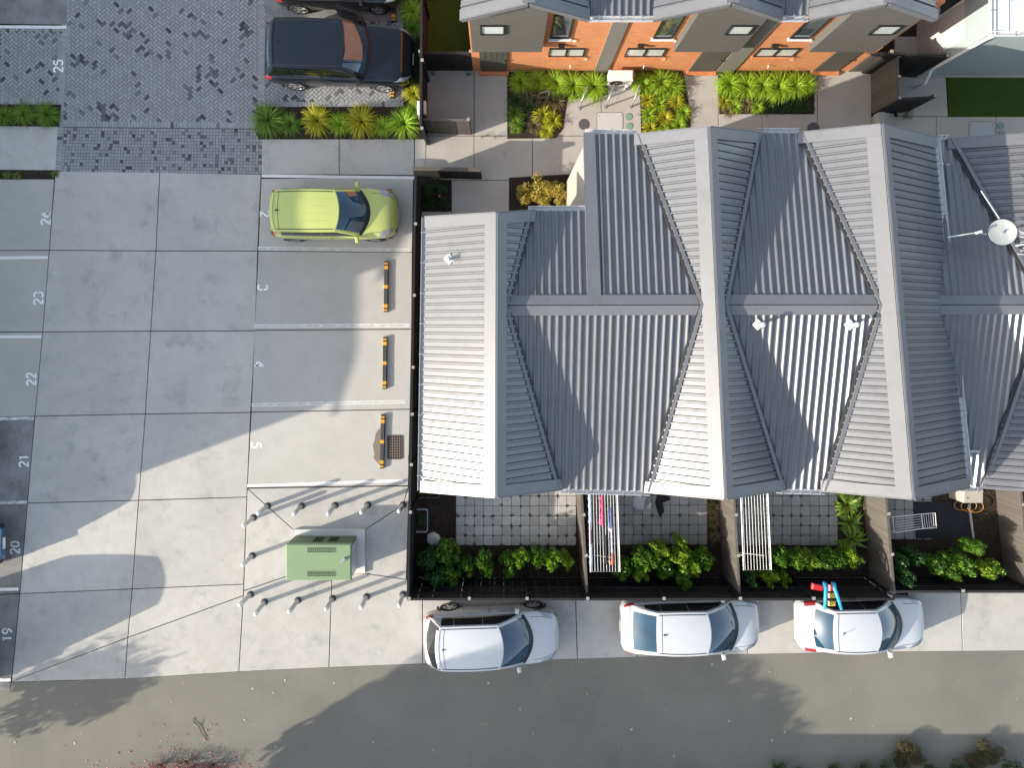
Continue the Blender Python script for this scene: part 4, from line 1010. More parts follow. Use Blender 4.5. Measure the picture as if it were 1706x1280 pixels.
    k = MB(); k.box((X(1)+.012, 0, zf_), (.016, .36, .11)); k.build('number_plate', M['white_pl'], body)
    k = MB(); k.box((X(0)-.012, 0, par(0)[1]*zs_+.16), (.016, .36, .11)); k.build('number_plate', M['white_pl'], body)
    k = MB(); a = roof_row(spec.get('fin', .09), 0)
    if spec.get('rod'): k.tube([a, a+Vector((-.12, .0, .22))], .007, 5); k.lathe([(.025, 0), (.018, .03)], a, 10)
    else: k.add([a+Vector((.08, 0, 0)), a+Vector((-.08, .03, 0)), a+Vector((-.08, -.03, 0)), a+Vector((-.07, 0, .06))], [(0, 1, 3), (0, 3, 2), (1, 2, 3)])
    k.build('aerial', M[spec.get('finm', 'black')], roof)
    k = MB(); pts = [roof_row(.085, v*.88)+Vector((0, 0, .002)) for v in vs]
    for a, b in zip(pts[:-1], pts[1:]): k.bar(a, b, .010, .008)
    k.build('roof_seam', M['black'], roof)
    for v0 in ((-.5, -.17, .17, .5) if spec['paint'] == 'lime' else ()):
        k = MB(); pts = [roof_row(.14+.72*i/8, v0)+Vector((0, 0, .001)) for i in range(9)]
        for a, b in zip(pts[:-1], pts[1:]): k.bar(a, b, .035, .007)
        k.build('roof_rib', M[spec.get('roof', spec['paint'])], roof)
    if spec.get('rails'):
        for side in (1, -1):
            k = MB(); k.tube([roof_row(.05+.9*i/8, side*.84)+Vector((0, 0, .035)) for i in range(9)], .016, 6); k.build('roof_rail', M['black'], roof)
    if spec.get('spoiler'):
        k = MB(); k.smooth = True; rr = [[rear_row(1, v)+Vector((-dx, 0, .012-dz)) for v in vs[1:-1]] for dx, dz in ((-.02, -.005), (.04, .0), (.09, .02), (.09, .045), (.0, .06))]; k.grid(rr, flip=True); k.build('spoiler', pm, roof)
    return root
def thing_part(root, p): return None
M['lime'] = carpaint('lime_car_paint', (.50, .565, .16), .05, .35)
M['navy'] = carpaint('blue_black_car_paint', (.004, .007, .014), 0, .3); M['navy'].node_tree.nodes['Principled BSDF'].inputs['Specular IOR Level'].default_value = .15
M['blackcar'] = carpaint('black_car_paint', (.010, .010, .011), .2, .3)
M['whitecar'] = carpaint('white_car_paint', (.56, .575, .59), 0, .4)
M['bluevan'] = carpaint('blue_van_paint', (.02, .10, .20), .2, .35)
hatch_cab = dict(x=(.035, .062, .575, .80), w=(.86, .78, .79, .90), zr=.955, zf=.955, arch=.05, bf=.26, bt=.12)
make_car('lime green hatchback in bay two beside the fence', dict(L=3.99, W=1.62, H=1.44, st=HATCH, paint='lime', cab=hatch_cab, win=((.12, .205), (.209, .43), (.434, .72)), axles=(.165, .81), rw=.29, spoiler=True, head=(.865, .955, 4.5, 5.6), tail=(.012, .055, 3.9, 5.4), finm='black'), (-5.24, 3.50, 0), 0)
make_car('large blue-black four-wheel drive on the block paving', dict(L=4.62, W=1.84, H=1.74, st=BOXY, paint='navy', cab=dict(x=(.018, .10, .575, .73), w=(.90, .82, .81, .91), zr=.955, zf=.955, arch=.03, bf=.17, bt=.08), win=((.09, .20), (.215, .40), (.415, .64)), axles=(.19, .80), rw=.37, rails=False, head=(.90, .972, 4.2, 5.2), tail=(.012, .06, 3.8, 4.9), seams=(.21, .41, .62), handles=(.25, .45), mirror=.66, spoiler=True), (-5.06, 8.52, 0), R(-1.6))
bs = make_car('black car with its door open beside the grasses', dict(L=4.05, W=1.75, H=1.6, st=HATCH, paint='blackcar', cab=hatch_cab, win=((.12, .205), (.209, .43), (.434, .72)), axles=(.185, .80), rw=.33), (-5.12, 10.98, 0), R(-.5))
g = MB(); g.cham((.42, -1.22, .68), (.88, .05, .62), .015, R(-18)); dd = g.build('door', M['blackcar'], bs)
g = MB(); g.cham((.36, -1.20, 1.12), (.62, .03, .28), .01, R(-18)); g.build('door_window', M['car_side_glass'], dd)
g = MB(); g.cham((.80, -1.40, 1.05), (.10, .17, .11), .02, R(-18)); g.build('door_mirror', M['blackcar'], dd)
make_car('white crossover with dark wrap-round rear window parked by the bollards', dict(L=4.24, W=1.75, H=1.54, st=HATCH, paint='whitecar', cab=dict(x=(.008, .115, .585, .81), w=(.90, .77, .77, .90), zr=.95, zf=.96, arch=.05, bf=.26, bt=.14), win=((.14, .23), (.234, .44), (.444, .72)), axles=(.19, .82), rw=.34, spoiler=True, arch_m='black', rglass='car_side_glass', rv=.96, fin=.10, finm='steel', mirror=.70, head=(.87, .96, 4.5, 5.55)), (-.25, -9.93, 0), R(2.0))
make_car('white sedan with large blue rear window parked along the black fence', dict(L=4.42, W=1.71, H=1.46, st=SEDAN, paint='whitecar', cab=dict(x=(.055, .23, .60, .83), w=(.84, .76, .77, .90), zr=.95, zf=.96, arch=.05, bf=.20, bt=.05), win=((.155, .26), (.264, .45), (.454, .75)), axles=(.19, .815), rw=.30, tail=(.02, .085, 4.2, 5.0), head=(.88, .965, 4.5, 5.4), fin=.16, mirror=.72), (6.05, -9.54, 0), R(.8))
make_car('white hatchback with red tail lamps under the toy slide', dict(L=4.07, W=1.69, H=1.49, st=HATCH, paint='whitecar', cab=dict(x=(.08, .205, .565, .79), w=(.84, .76, .77, .90), zr=.95, zf=.96, arch=.05, bf=.27, bt=.13), win=((.15, .26), (.264, .45), (.454, .71)), axles=(.17, .82), rw=.30, tail=(.035, .125, 4.3, 5.3), rod=True, fin=.2, mirror=.69, rglass='car_glass', head=(.87, .95, 4.6, 5.5)), (11.46, -9.47, 0), R(1.0))
VAN = [(0, .86, .46, 1.0, 1.02), (.012, .95, .36, 1.06, 1.08), (.05, .99, .28, 1.08, 1.1), (.3, 1, .24, 1.06, 1.1), (.7, 1, .24, 1.02, 1.08), (.85, .99, .25, .98, 1.05), (.93, .93, .27, .90, .98), (.975, .80, .32, .76, .82), (1, .6, .42, .62, .64)]
vcab = dict(x=(.015, .05, .74, .92), w=(.9, .82, .80, .88), zr=.96, zf=.95, arch=.03, bf=.25, bt=.08)
make_car('blue van nosing out of bay twenty', dict(L=4.4, W=1.66, H=2.15, st=VAN, paint='bluevan', cab=vcab, win=((.10, .35), (.38, .58), (.60, .80)), axles=(.18, .82), rw=.32, mirror=.8), (-18.02, -7.0, 0), 0, 'parked_van', 'van')
make_car('tall white van in bay nineteen just beyond the stained concrete', dict(L=4.6, W=1.95, H=2.75, st=VAN, paint='whitecar', cab=vcab, win=((.10, .35), (.38, .58), (.60, .80)), axles=(.18, .82), rw=.32, mirror=.8), (-18.55, -10.75, 0), 0, 'parked_van', 'van')
# ================================================================ street furniture and small things
def wheel_stop(px, y0, y1, label):
    a, b = P(px[0], y0), P(px[1], y1); c = (a+b)/2; d = b-a; Ln = d.length; t = thing('wheel_stop', label, 'wheel stop', c, math.atan2(d.y, d.x))
    def pris(x0, x1, w, h, e=0):
        m = MB(); w2 = w/2; pts = []
        for x in (x0, x1): pts += [(x, -w2, 0), (x, w2, 0), (x, w2*.72, h), (x, -w2*.72, h)]
        m.add(pts, [(0, 1, 2, 3), (7, 6, 5, 4), (1, 0, 4, 5), (2, 1, 5, 6), (3, 2, 6, 7), (0, 3, 7, 4)]); return m
    pris(-Ln/2, Ln/2, .15, .10).build('rubber_body', mat_stop, t)
    for u in (-.46, -.38, 0, .38, .46):
        w = .05 if abs(u) > .4 else .11; pris(u*Ln-w/2, u*Ln+w/2, .157, .104).build('yellow_band', M['yellow'], t)
    return t
mat_stop = mat('black_rubber_stop', (.05, .05, .052), .6, 0, .2, 5, 60)
wheel_stop((644, 643), 436, 520, 'black and yellow wheel stop at the head of bay three')
wheel_stop((642, 641), 562, 648, 'black and yellow wheel stop at the head of bay four')
wheel_stop((638.5, 636.5), 691, 780, 'black and yellow wheel stop beside the drain grate and damp patch')
wheel_stop((649, 650), 316, 397, 'wheel stop under the nose of the lime green hatchback')
wheel_stop((656, 654), 78, 164, 'wheel stop under the nose of the blue-black four-wheel drive')
wheel_stop((657, 656), -40, 37, 'wheel stop in front of the black car with the open door')
# damp patch on the concrete
g = MB(); pts = [(636, 698), (634, 712), (626, 722), (624, 735), (621, 742), (624, 756), (622, 763), (628, 770), (633, 776), (638, 770), (640, 735), (639, 705)]
g.sheet(PP(pts), .003); g.build('damp_patch', mat('damp_concrete', (.22, .19, .14), .35, 0, .25, 8, 50), car_park)
# drain grate
gr = thing('drain_grate', 'rusty square-holed drain grate beside the wheel stop of bay five', 'grate', P(658, 745.5))
w_, h_ = .46, .74
g = MB(); g.bbox(-w_/2, w_/2, -h_/2, h_/2, -.001, .006); g.build('sump', M['void'], gr)
g = MB()
for s in (-1, 1): g.bbox(s*w_/2-.025, s*w_/2+.025, -h_/2, h_/2, -.01, .022); g.bbox(-w_/2+.025, w_/2-.025, s*h_/2-.022, s*h_/2+.022, -.01, .021)
g.build('frame', M['cast'], gr)
rust = mat('rusty_grate_iron', (.26, .20, .155), .7, .2, .2, 9, 60)
for i in range(1, 6):
    k = MB(); x = -w_/2+w_*i/6; k.bbox(x-.009, x+.009, -h_/2, h_/2, .004, .018); k.build('grate_bar', rust, gr)
for j in range(1, 9):
    k = MB(); y = -h_/2+h_*j/9; k.bbox(-w_/2, w_/2, y-.010, y+.010, .006, .020); k.build('grate_bar', rust, gr)
# bollards round the transformer
bl = None
BLAB = [NTH[k]+' steel bollard from the boundary fence in the row beside bay five' for k in (4, 5, 3, 2, 1, 0)]+['lone steel bollard at the end of the green transformer facing the open slabs']+[NTH[k]+' steel bollard from the boundary fence in the row beside the driveway' for k in (5, 4, 3, 2, 1, 0)]
BOL = [(445.7, 843.5), (422.2, 863), (502.3, 843.5), (558, 842.5), (612.7, 841.5), (671.3, 841.5), (420.3, 926.5), (417.3, 991), (440.8, 1003.6), (496.4, 1000.7), (554, 997.8), (610.7, 994.8), (671.3, 991)]
for i, (x, y) in enumerate(BOL):
    if bl is None:
        bl = thing('bollard', BLAB[0], 'bollard', P(x, y), 0, 'bollards round the transformer')
        g = MB(); g.smooth = False; g.tube([(0, 0, 0), (0, 0, .86)], .068, 18); g.build('tube', M['steel'], bl)
        g = MB(); g.smooth = True; g.lathe([(.070, .85), (.070, .88), (.060, .915), (.035, .94), (.005, .948)], n=18); g.build('cap', M['white_pl'], bl)
        g = MB(); g.lathe([(.115, -.002), (.115, .012), (.08, .016), (.078, .05)], n=18); bp = g.build('base_collar', mat('dark_steel_collar', (.07, .07, .075), .5, .5, .15, 6, 50), bl)
    else: b2 = copy_tree(bl); b2.location = P(x, y); b2['label'] = BLAB[i]; b2.rotation_euler = (R(random.uniform(-1.8, 1.8)), R(random.uniform(-1.8, 1.8)), random.random()*6.3)
# transformer
tr = thing('transformer_box', 'pale green ground transformer cabinet on a concrete pad ringed by bollards', 'transformer', (-5.65, -7.4, 0))
g = MB(); q = [(p.x, p.y) for p in PP([(489, 883), (608, 883), (608, 956), (489, 957)], .1)]; g.prism(q, -.06, .10); g.build('pad', M['pad'], tr, True)
x0, x1, y0, y1 = -6.66, -4.62, -8.0, -6.86
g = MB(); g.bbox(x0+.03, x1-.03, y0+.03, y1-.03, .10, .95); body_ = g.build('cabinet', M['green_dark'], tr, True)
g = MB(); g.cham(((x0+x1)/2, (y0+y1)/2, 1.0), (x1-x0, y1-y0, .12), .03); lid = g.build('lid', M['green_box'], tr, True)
g = MB(); g.bbox(x1-.031, x1-.012, y0+.10, y1-.12, .16, .90); g.build('end_reflection', mat('pale_reflection_panel', (.50, .55, .58), .35, .1, .05, 2, 40), tr, True)  # bluish reflection on the cabinet end, put in as a pale sheet
for i in range(2):
    k = MB(); a = x0+.70+i*.48; k.bbox(a, a+.40, y1-.031, y1-.015, .25, .85); dk = k.build('door', M['green_dark'], tr, True)
    for s in range(5):
        k = MB(); k.bbox(a+.05, a+.35, y1-.014, y1-.004, .32+s*.1, .36+s*.1); k.build('louvre', M['void'], dk, True)
for yy in (y1-.20, y0+.20):
    k = MB(); k.bbox(x0+.68, x0+1.52, yy-.07, yy+.07, 1.062, 1.066); mesh_ = k.build('vent_grille', M['void'], lid, True)
    for j in range(4):
        k = MB(); k.bbox(x0+.66, x0+1.54, yy-.07+j*.045, yy-.055+j*.045, 1.066, 1.078); k.build('grille_bar', M['green_box'], mesh_, True)
    for j in range(13):
        k = MB(); u = x0+.69+j*.068; k.bbox(u, u+.014, yy-.07, yy+.07, 1.067, 1.075); k.build('grille_bar', M['green_box'], mesh_, True)
k = MB(); k.box((x1-.24, y0+.66, 1.10), (.16, .07, .08), R(35)); k.build('lock_hasp', M['steel'], tr, True)
# letterbox, heat pump, hoops, lids
lbx = thing('letterbox', 'white letterbox fixed at the end of the timber screen', 'letterbox', P(709, 200))
g = MB(); g.cham((0, .05, 1.1), (.26, .42, .28), .03); bx = g.build('box', M['white_pl'], lbx); g = MB(); g.bbox(-.03, .03, 0, .06, 0, .97); g.build('post', M['white_pl'], lbx); g = MB(); g.bbox(-.09, .09, -.167, -.159, 1.14, 1.17); g.build('slot', M['void'], bx)
hp = thing('heat_pump', 'white outdoor heat pump unit in front of the middle brick house', 'heat pump', (3.88, 7.93, 0))
g = MB(); g.cham((0, 0, .33), (.76, .34, .56), .03); cs = g.build('casing', M['white_pl'], hp)
for s in (-1, 1):
    g = MB(); g.bbox(s*.27-.04, s*.27+.04, -.22, .2, 0, .06); g.build('foot', M['white_pl'], hp)
g = MB(); rows = [[Vector((-.12+r*math.cos(2*math.pi*k/24), -.176, .33+r*math.sin(2*math.pi*k/24))) for k in range(25)] for r in (.04, .22)]; g.grid(rows); g.build('fan_grille', M['black'], cs)
g = MB(); g.tube([(.2, -.2, .3), (.2, -.26, .25), (.2, -.26, .0)], .02, 6); g.build('pipe', M['white_pl'], hp)
for (x, y), lb_ in (((975, 180), 'steel bike hoop nearest the planted bed end'), ((1018, 178), 'steel bike hoop below the heat pump'), ((1060, 178), 'steel bike hoop nearest the yellow-green bed')):
    p0 = P(x-10, y); t = thing('bike_hoop', lb_, 'bike rack', p0)
    g = MB(); g.smooth = True; a = Vector((0, 0, 0)); b = Vector((.20, .52, 0)); pts = [a, a+Vector((0, 0, .55))]+[a+(b-a)*(.5-.5*math.cos(math.pi*i/10))+Vector((0, 0, .55+.22*math.sin(math.pi*i/10))) for i in range(1, 10)]+[b+Vector((0, 0, .55)), b]
    g.tube(pts, .028, 10); g.build('hoop', M['steel'], t)
    for q in (a, b): g = MB(); g.lathe([(.07, 0), (.07, .012), (.03, .016)], q, 12); g.build('base_plate', M['steel'], t)
def lid_rect(px, label):
    q = PP(px); c = sum(q, Vector())/4; t = thing('chamber_lid', label, 'access cover', (c.x, c.y, 0)); w, h = (q[1]-q[0]).length, (q[2]-q[1]).length
    g = MB(); n = 5; r = .06; pts = []
    for sx, sy, a0 in ((1, 1, 0), (-1, 1, 90), (-1, -1, 180), (1, -1, 270)): pts += [(sx*(w/2-r)+r*math.cos(R(a0+90*i/n)), sy*(h/2-r)+r*math.sin(R(a0+90*i/n))) for i in range(n+1)]
    g.prism(pts, -.002, .006); g.build('rim', M['cast'], t); g = MB(); g.prism([(x*.965, y*.95) for x, y in pts], .006, .010); g.build('cover', M['gutter'] if 'shaded' in label else M['pale_steel'], t)  # shaded lid carries its shade as a darker steel
    for sx in (-1, 1): g = MB(); g.bbox(sx*w*.4-.02, sx*w*.4+.02, h*.3-.01, h*.3+.01, .010, .012); g.build('lifting_eye', M['void'], t)
lid_rect([(994, 216), (1038, 216), (1038, 187), (994, 187)], 'pale rectangular chamber lid in the courtyard below the bike hoops')
lid_rect([(1614, 230), (1658, 230), (1658, 202), (1614, 202)], 'shaded rectangular chamber lid on the path by the lawn')
grn = mat('green_cover_paint', (.20, .32, .25), .6, 0, .1, 8, 50)
dk_ = mat('dark_iron_cover', (.11, .11, .115), .6, .2, .2, 12, 70)
for x, y, r, m_, lb_ in ((1048, 194, .115, grn, 'small round green cover beside the pale rectangular lid'), (1049, 210, .115, grn, 'small round green cover by the bed edge below another green cover'), (973, 207, .18, dk_, 'dark round iron cover left of the rectangular lid near the roof corner'),
                         (1667, 209, .115, grn, 'small round green cover beside the shaded lid near the lawn'), (1355, 214, .20, dk_, 'dark round iron cover on the path behind the cross roof gutter'), (1668, 222, .10, grn, 'half hidden round green cover next to the shaded lid')):
    t = thing('round_cover', lb_, 'access cover', P(x, y)); g = MB(); g.lathe([(r, -.002), (r, .005), (r*.98, .007)], n=24); g.build('rim', M['cast'], t); g = MB(); g.lathe([(r*.93, .007), (r*.92, .011)], n=24); g.build('plate', m_, t)
# timber offcuts standing in the bed
of = thing('timber_frame', 'small broken pale timber frame lying in the planted bed', 'timber', P(893, 160))
for a, b in (((-.32, .1, .3), (-.28, -.25, .05)), ((.08, -.02, .35), (.42, .06, .36)), ((.10, .0, .34), (.02, -.22, .1)), ((.42, .06, .36), (.34, -.26, .1)), ((.06, -.12, .22), (.38, -.1, .22))):
    g = MB(); g.bar(a, b, .05, .04); g.build('batten', M['timber_pale'], of)
# ================================================================ things in the yards
def clothesline(px, label, n):
    t = thing('clothesline', label, 'clothesline', P(px[0], 965)); z = 1.65
    a, b, c, d = [P(x, y, z) for x, y in px[1]]              # a top-left, b top-right, c bottom-right, d bottom-left
    g = MB(); g.tube([a, b, c, d, a], .018, 8); g.build('frame', M['white_pl'], t, True)
    for i in range(n):
        f = (i+.5)/n; g = MB(); g.tube([a+(b-a)*f, d+(c-d)*f], .007, 5); g.build('line', M['white_pl'], t, True)
    for f in (.12, .85):
        p = a+(d-a)*f; g = MB(); g.tube([p, p+Vector((-.06, 0, -.35))], .015, 6); g.tube([p+Vector((-.03, 0, -.32)), p+(b-a)*.8+Vector((0, 0, -.02))], .010, 6); g.build('wall_bracket', M['white_pl'], t, True)
    return a, b, c, d
A1 = clothesline((985, ((981, 800), (1028, 800), (1033, 953), (984, 953))), 'white fold-down clothesline carrying washing', 10)
A2 = clothesline((1240, ((1233, 795), (1278, 795), (1285, 950), (1239, 950))), 'empty white fold-down clothesline', 9)
def garment(a, b, drop, col, label, cat='clothing', name='garment', fold=.05):
    "cloth hung over one line from a to b: two sides hang down"
    a, b = Vector(a), Vector(b); c = (a+b)/2; t = thing(name, label, cat, (c.x, c.y, c.z-drop)); m = mat(name+'_cloth_'+str(len(bpy.data.materials)), col, .9, 0, .25, 12, 60)
    sd = Vector(((b-a).y, -(b-a).x, 0)).normalized(); g = MB(); g.smooth = True; nn = 10; rows = []
    for i in range(nn+1):
        p = a+(b-a)*i/nn; w = .05+.03*math.sin(i*2.1); rows.append([p-sd*(w+.03)-Vector((0, 0, drop*(.92+.06*math.sin(i*1.7)))), p-sd*w-Vector((0, 0, drop*.4)), p-sd*.012-Vector((0, 0, .01)), p+Vector((0, 0, .012)), p+sd*.012-Vector((0, 0, .01)), p+sd*w-Vector((0, 0, drop*.35)), p+sd*(w+.02)-Vector((0, 0, drop*(.75+.08*math.cos(i*2.3))))])
    g.grid(rows); o = g.build('cloth', m, t, True); sm = o.modifiers.new('thick', 'SOLIDIFY'); sm.thickness = .004; return t
def on_line(q, f, t0, t1):
    a, b, c, d = q; u = a+(b-a)*f; v = d+(c-d)*f; return u+(v-u)*t0+Vector((0, 0, .008)), u+(v-u)*t1+Vector((0, 0, .008))
garment(*on_line(A1, .05, .20, .48), .7, (.42, .52, .70), 'pale blue towel hung on the outermost clothesline wire by the divider', 'towel', 'towel')
garment(*on_line(A1, .05, .55, .70), .55, (.10, .05, .14), 'dark purple top hung beside the pale blue towel')
garment(*on_line(A1, .05, .72, .93), .7, (.35, .45, .62), 'blue jeans hung at the end of the wire by the divider')
garment(*on_line(A1, .45, .18, .50), .5, (.70, .10, .22), 'bright pink garment on the middle of the clothesline')
garment(*on_line(A1, .55, .60, .92), .55, (.03, .03, .035), 'black garment on the middle of the clothesline')
garment(*on_line(A1, .75, .30, .52), .5, (.12, .16, .38), 'navy and white garment on the clothesline')
garment(*on_line(A1, .75, .53, .80), .5, (.62, .58, .72), 'pale lilac garment on the clothesline')
garment(*on_line(A1, .75, .81, .93), .45, (.60, .20, .14), 'small red garment near the clothesline end')
# laundry dropped on the paving
def lying(px, col, label, name='garment', cat='clothing', h=.03):
    q = PP(px); c = sum(q, Vector())/len(q); t = thing(name, label, cat, (c.x, c.y, .022)); m = mat(name+'_ground_'+str(len(bpy.data.materials)), col, .9, 0, .3, 9, 50); g = MB(); g.smooth = True
    pts = [(p.x-c.x, p.y-c.y) for p in q]; n = len(pts); vs = [(x, y, 0) for x, y in pts]+[(x*.9, y*.9, h) for x, y in pts]+[(x*.45, y*.45, h*random.uniform(.8, 1.6)) for x, y in pts]+[(0, 0, h*1.3)]
    g.add(vs, [(i, (i+1) % n, n+(i+1) % n, n+i) for i in range(n)]+[(n+i, n+(i+1) % n, 2*n+(i+1) % n, 2*n+i) for i in range(n)]+[(2*n+i, 2*n+(i+1) % n, 3*n) for i in range(n)]); g.build('cloth', m, t); return t
lying([(1055, 829), (1066, 826), (1076, 829), (1073, 842), (1071, 850), (1060, 849), (1054, 843)], (.55, .50, .60), 'crumpled lilac and dark garment on the paving under the eave')
lying([(1078, 843), (1083, 836), (1086, 839), (1083, 848), (1077, 849)], (.62, .52, .58), 'small pink cloth on the paving beside the crumpled garment', 'cloth', 'cloth')
lying([(1094, 824), (1102, 821), (1114, 826), (1117, 832), (1110, 834), (1104, 831), (1102, 840), (1106, 853), (1099, 862), (1094, 850), (1091, 838)], (.012, .012, .013), 'black trousers lying on the paving in the washing yard')
lying([(1340, 882), (1347, 881), (1350, 887), (1344, 891), (1339, 888)], (.30, .30, .32), 'small grey cloth on the paving below the empty clothesline', 'cloth', 'cloth')
# planter tub, white bag, edging in the corner yard
tb = thing('planter_trough', 'long rounded planter trough with a pale blue rim in the corner yard', 'planter', P(703, 865))
def rrect(w, h, r, n=5):
    o = []
    for sx, sy, a0 in ((1, 1, 0), (-1, 1, 90), (-1, -1, 180), (1, -1, 270)): o += [(sx*(w/2-r)+r*math.cos(R(a0+90*i/n)), sy*(h/2-r)+r*math.sin(R(a0+90*i/n))) for i in range(n+1)]
    return o
ro, ri = rrect(.44, .76, .08), rrect(.38, .70, .06); n = len(ro); g = MB()
vs = [(x*.9, y*.94, 0) for x, y in ro]+[(x, y, .24) for x, y in ro]+[(x, y, .24) for x, y in ri]+[(x*.94, y*.96, .18) for x, y in ri]
g.add(vs, [(k*n+i, k*n+(i+1) % n, (k+1)*n+(i+1) % n, (k+1)*n+i) for k in range(3) for i in range(n)]+[tuple(range(3*n, 4*n))]); g.build('trough', mat('pale_blue_plastic', (.40, .43, .52), .5, 0, .08, 4, 40), tb)
g = MB(); g.prism([(x*.93, y*.95) for x, y in ri], .17, .20); g.build('potting_soil', M['soil'], tb)
eg = thing('bed_edging', 'thin pale timber edging round a small bed under the outer roof slope', 'edging', P(708, 830)); g = MB(); g.bar(P(692, 829, .06), P(731, 829, .06), .03, .14); g.build('board', M['timber_pale'], eg, True); g = MB(); g.bar(P(731, 829, .06), P(731, 800, .06), .03, .14); g.build('board', M['timber_pale'], eg, True)
lying([(712, 890), (722, 886), (732, 891), (735, 900), (728, 910), (716, 908), (711, 900)], (.72, .72, .72), 'crumpled white sack beside the planter trough', 'sack', 'sack', .16)
# umbrella base and toy slide
ub = thing('umbrella_base', 'round dark umbrella base behind the fence near the toy slide', 'umbrella base', P(1430, 937)); g = MB(); g.smooth = True; g.lathe([(.26, 0), (.27, .03), (.25, .07), (.12, .10), (.06, .12)], n=24); g.build('disc', mat('dark_grey_stone', (.05, .052, .055), .7, 0, .15, 6, 50), ub); g = MB(); g.tube([(0, 0, .1), (0, 0, .42)], .035, 12); g.build('tube', M['black'], ub)
sl = thing('toy_slide', 'red, yellow and blue plastic toy slide hooked over the black fence', 'toy slide', P(1380, 962)); tm = lambda n_, c_: mat(n_, c_, .35, 0, .06, 4, 40, 0, .5, .3)
bm_, rm_, ym_ = tm('blue_toy_plastic', (.02, .36, .66)), tm('red_toy_plastic', (.62, .02, .03)), tm('yellow_toy_plastic', (.72, .44, .05))
for xa, xb in ((1374, 1374), (1389, 1402)):
    pts = [P(xa-1, 978, 1.45), P(xa-1, 972, 1.72), P(xa+1, 974, 1.88), P(xa+2, 982, 1.98), P((xa+xb)/2+1, 998, 2.02), P(xb, 1016, 1.97)]
    g = MB(); g.smooth = True; g.tube(pts, [.035, .05, .055, .055, .05, .04], 10); g.build('rail', bm_, sl, True)
for y, z in ((993, 1.86), (1006, 1.84)):
    g = MB(); c = P(1386, y, z); g.cham((c.x, c.y, c.z), (.22, .15, .05), .02); g.build('step', ym_, sl, True)
g = MB(); c = P(1363, 979, 1.62); g.cham((c.x-.02, c.y, c.z), (.36, .18, .10), .03, R(-12)); g.build('slide_bed', rm_, sl, True)
g = MB(); c = P(1386, 980, 1.70); g.cham((c.x, c.y, c.z), (.20, .20, .08), .03); g.build('platform', rm_, sl, True)
# drying rack, mat, unit and hose in the end yard
dr = thing('drying_rack', 'folded-out white wire clothes rack on the paving by the black mat', 'clothes rack', P(1516, 873)); 
def wire(pts, r=.010, nm='wire'): g = MB(); g.tube(pts, r, 6); return g.build(nm, M['steel'] if nm == 'leg' else M['white_pl'], dr, True)
Z = .75
wire([P(1487, 862, Z), P(1535, 857, Z), P(1558, 855, Z), P(1560, 880, Z), P(1538, 881, Z), P(1490, 888, Z), P(1487, 862, Z)], .013, 'frame')
wire([P(1535, 857, Z), P(1538, 881, Z)], .012, 'frame')
for i in range(1, 6): f = i/6; wire([P(1487, 862, Z).lerp(P(1490, 888, Z), f), P(1535, 857, Z).lerp(P(1538, 881, Z), f)], .006)
for i in range(1, 6): f = i/6; wire([P(1535, 857, Z).lerp(P(1558, 855, Z), f), P(1538, 881, Z).lerp(P(1560, 880, Z), f)], .006)
wire([P(1470, 862, .55), P(1487, 862, .6), P(1489, 887, .6), P(1472, 886, .55)], .011, 'frame')
for a, b in (((1488, 862), (1528, 858)), ((1490, 886), (1532, 880))): wire([P(*a, Z), Vector((P(*b).x, P(*b).y, .01))], .011, 'leg'); wire([P(*b, Z), Vector((P(*a).x, P(*a).y, .01))], .011, 'leg')
mt = thing('ground_mat', 'black rectangular mat on the ground beside the drying rack', 'mat', P(1570, 866)); g = MB(); g.prism([(p.x, p.y) for p in PP([(1520, 836), (1612, 835), (1618, 897), (1525, 897)])], .015, .040); g.build('rubber_sheet', mat('black_rubber_mat', (.012, .013, .018), .8, 0, .2, 8, 70, .3), mt, True)
g = MB(); g.bar(P(1614, 840, .05), P(1621, 897, .05), .05, .09); g.build('edge_strip', M['concrete'], mt, True)
cu = thing('outdoor_unit', 'beige outdoor unit cabinet under the gutter beside the orange hose', 'cabinet', P(1616, 812)); g = MB(); a, b = P(1604, 815, .7), P(1637, 838, .7); g.cham(((a.x+b.x)/2, (a.y+b.y)/2, .37), (b.x-a.x, a.y-b.y, .74), .02); cc = g.build('casing', mat('beige_metal_casing', (.42, .38, .32), .5, 0, .06, 4, 40), cu, True)
g = MB(); c = P(1612, 830, .742); g.box((c.x, c.y, .745), (.03, .03, .02)); g.build('knob', M['black'], cc, True)
ho = thing('garden_hose', 'coiled orange garden hose around the beige cabinet', 'hose', P(1615, 848)); g = MB(); g.smooth = True
pts = [P(1600+16*math.cos(i*.5)+i*.9, 840+10*math.sin(i*.5)+i*.15, .06+.004*i) for i in range(34)]; g.tube(pts, .013, 6); g.build('coil', mat('orange_hose_rubber', (.45, .22, .04), .5, 0, .1, 5, 40), ho, True)
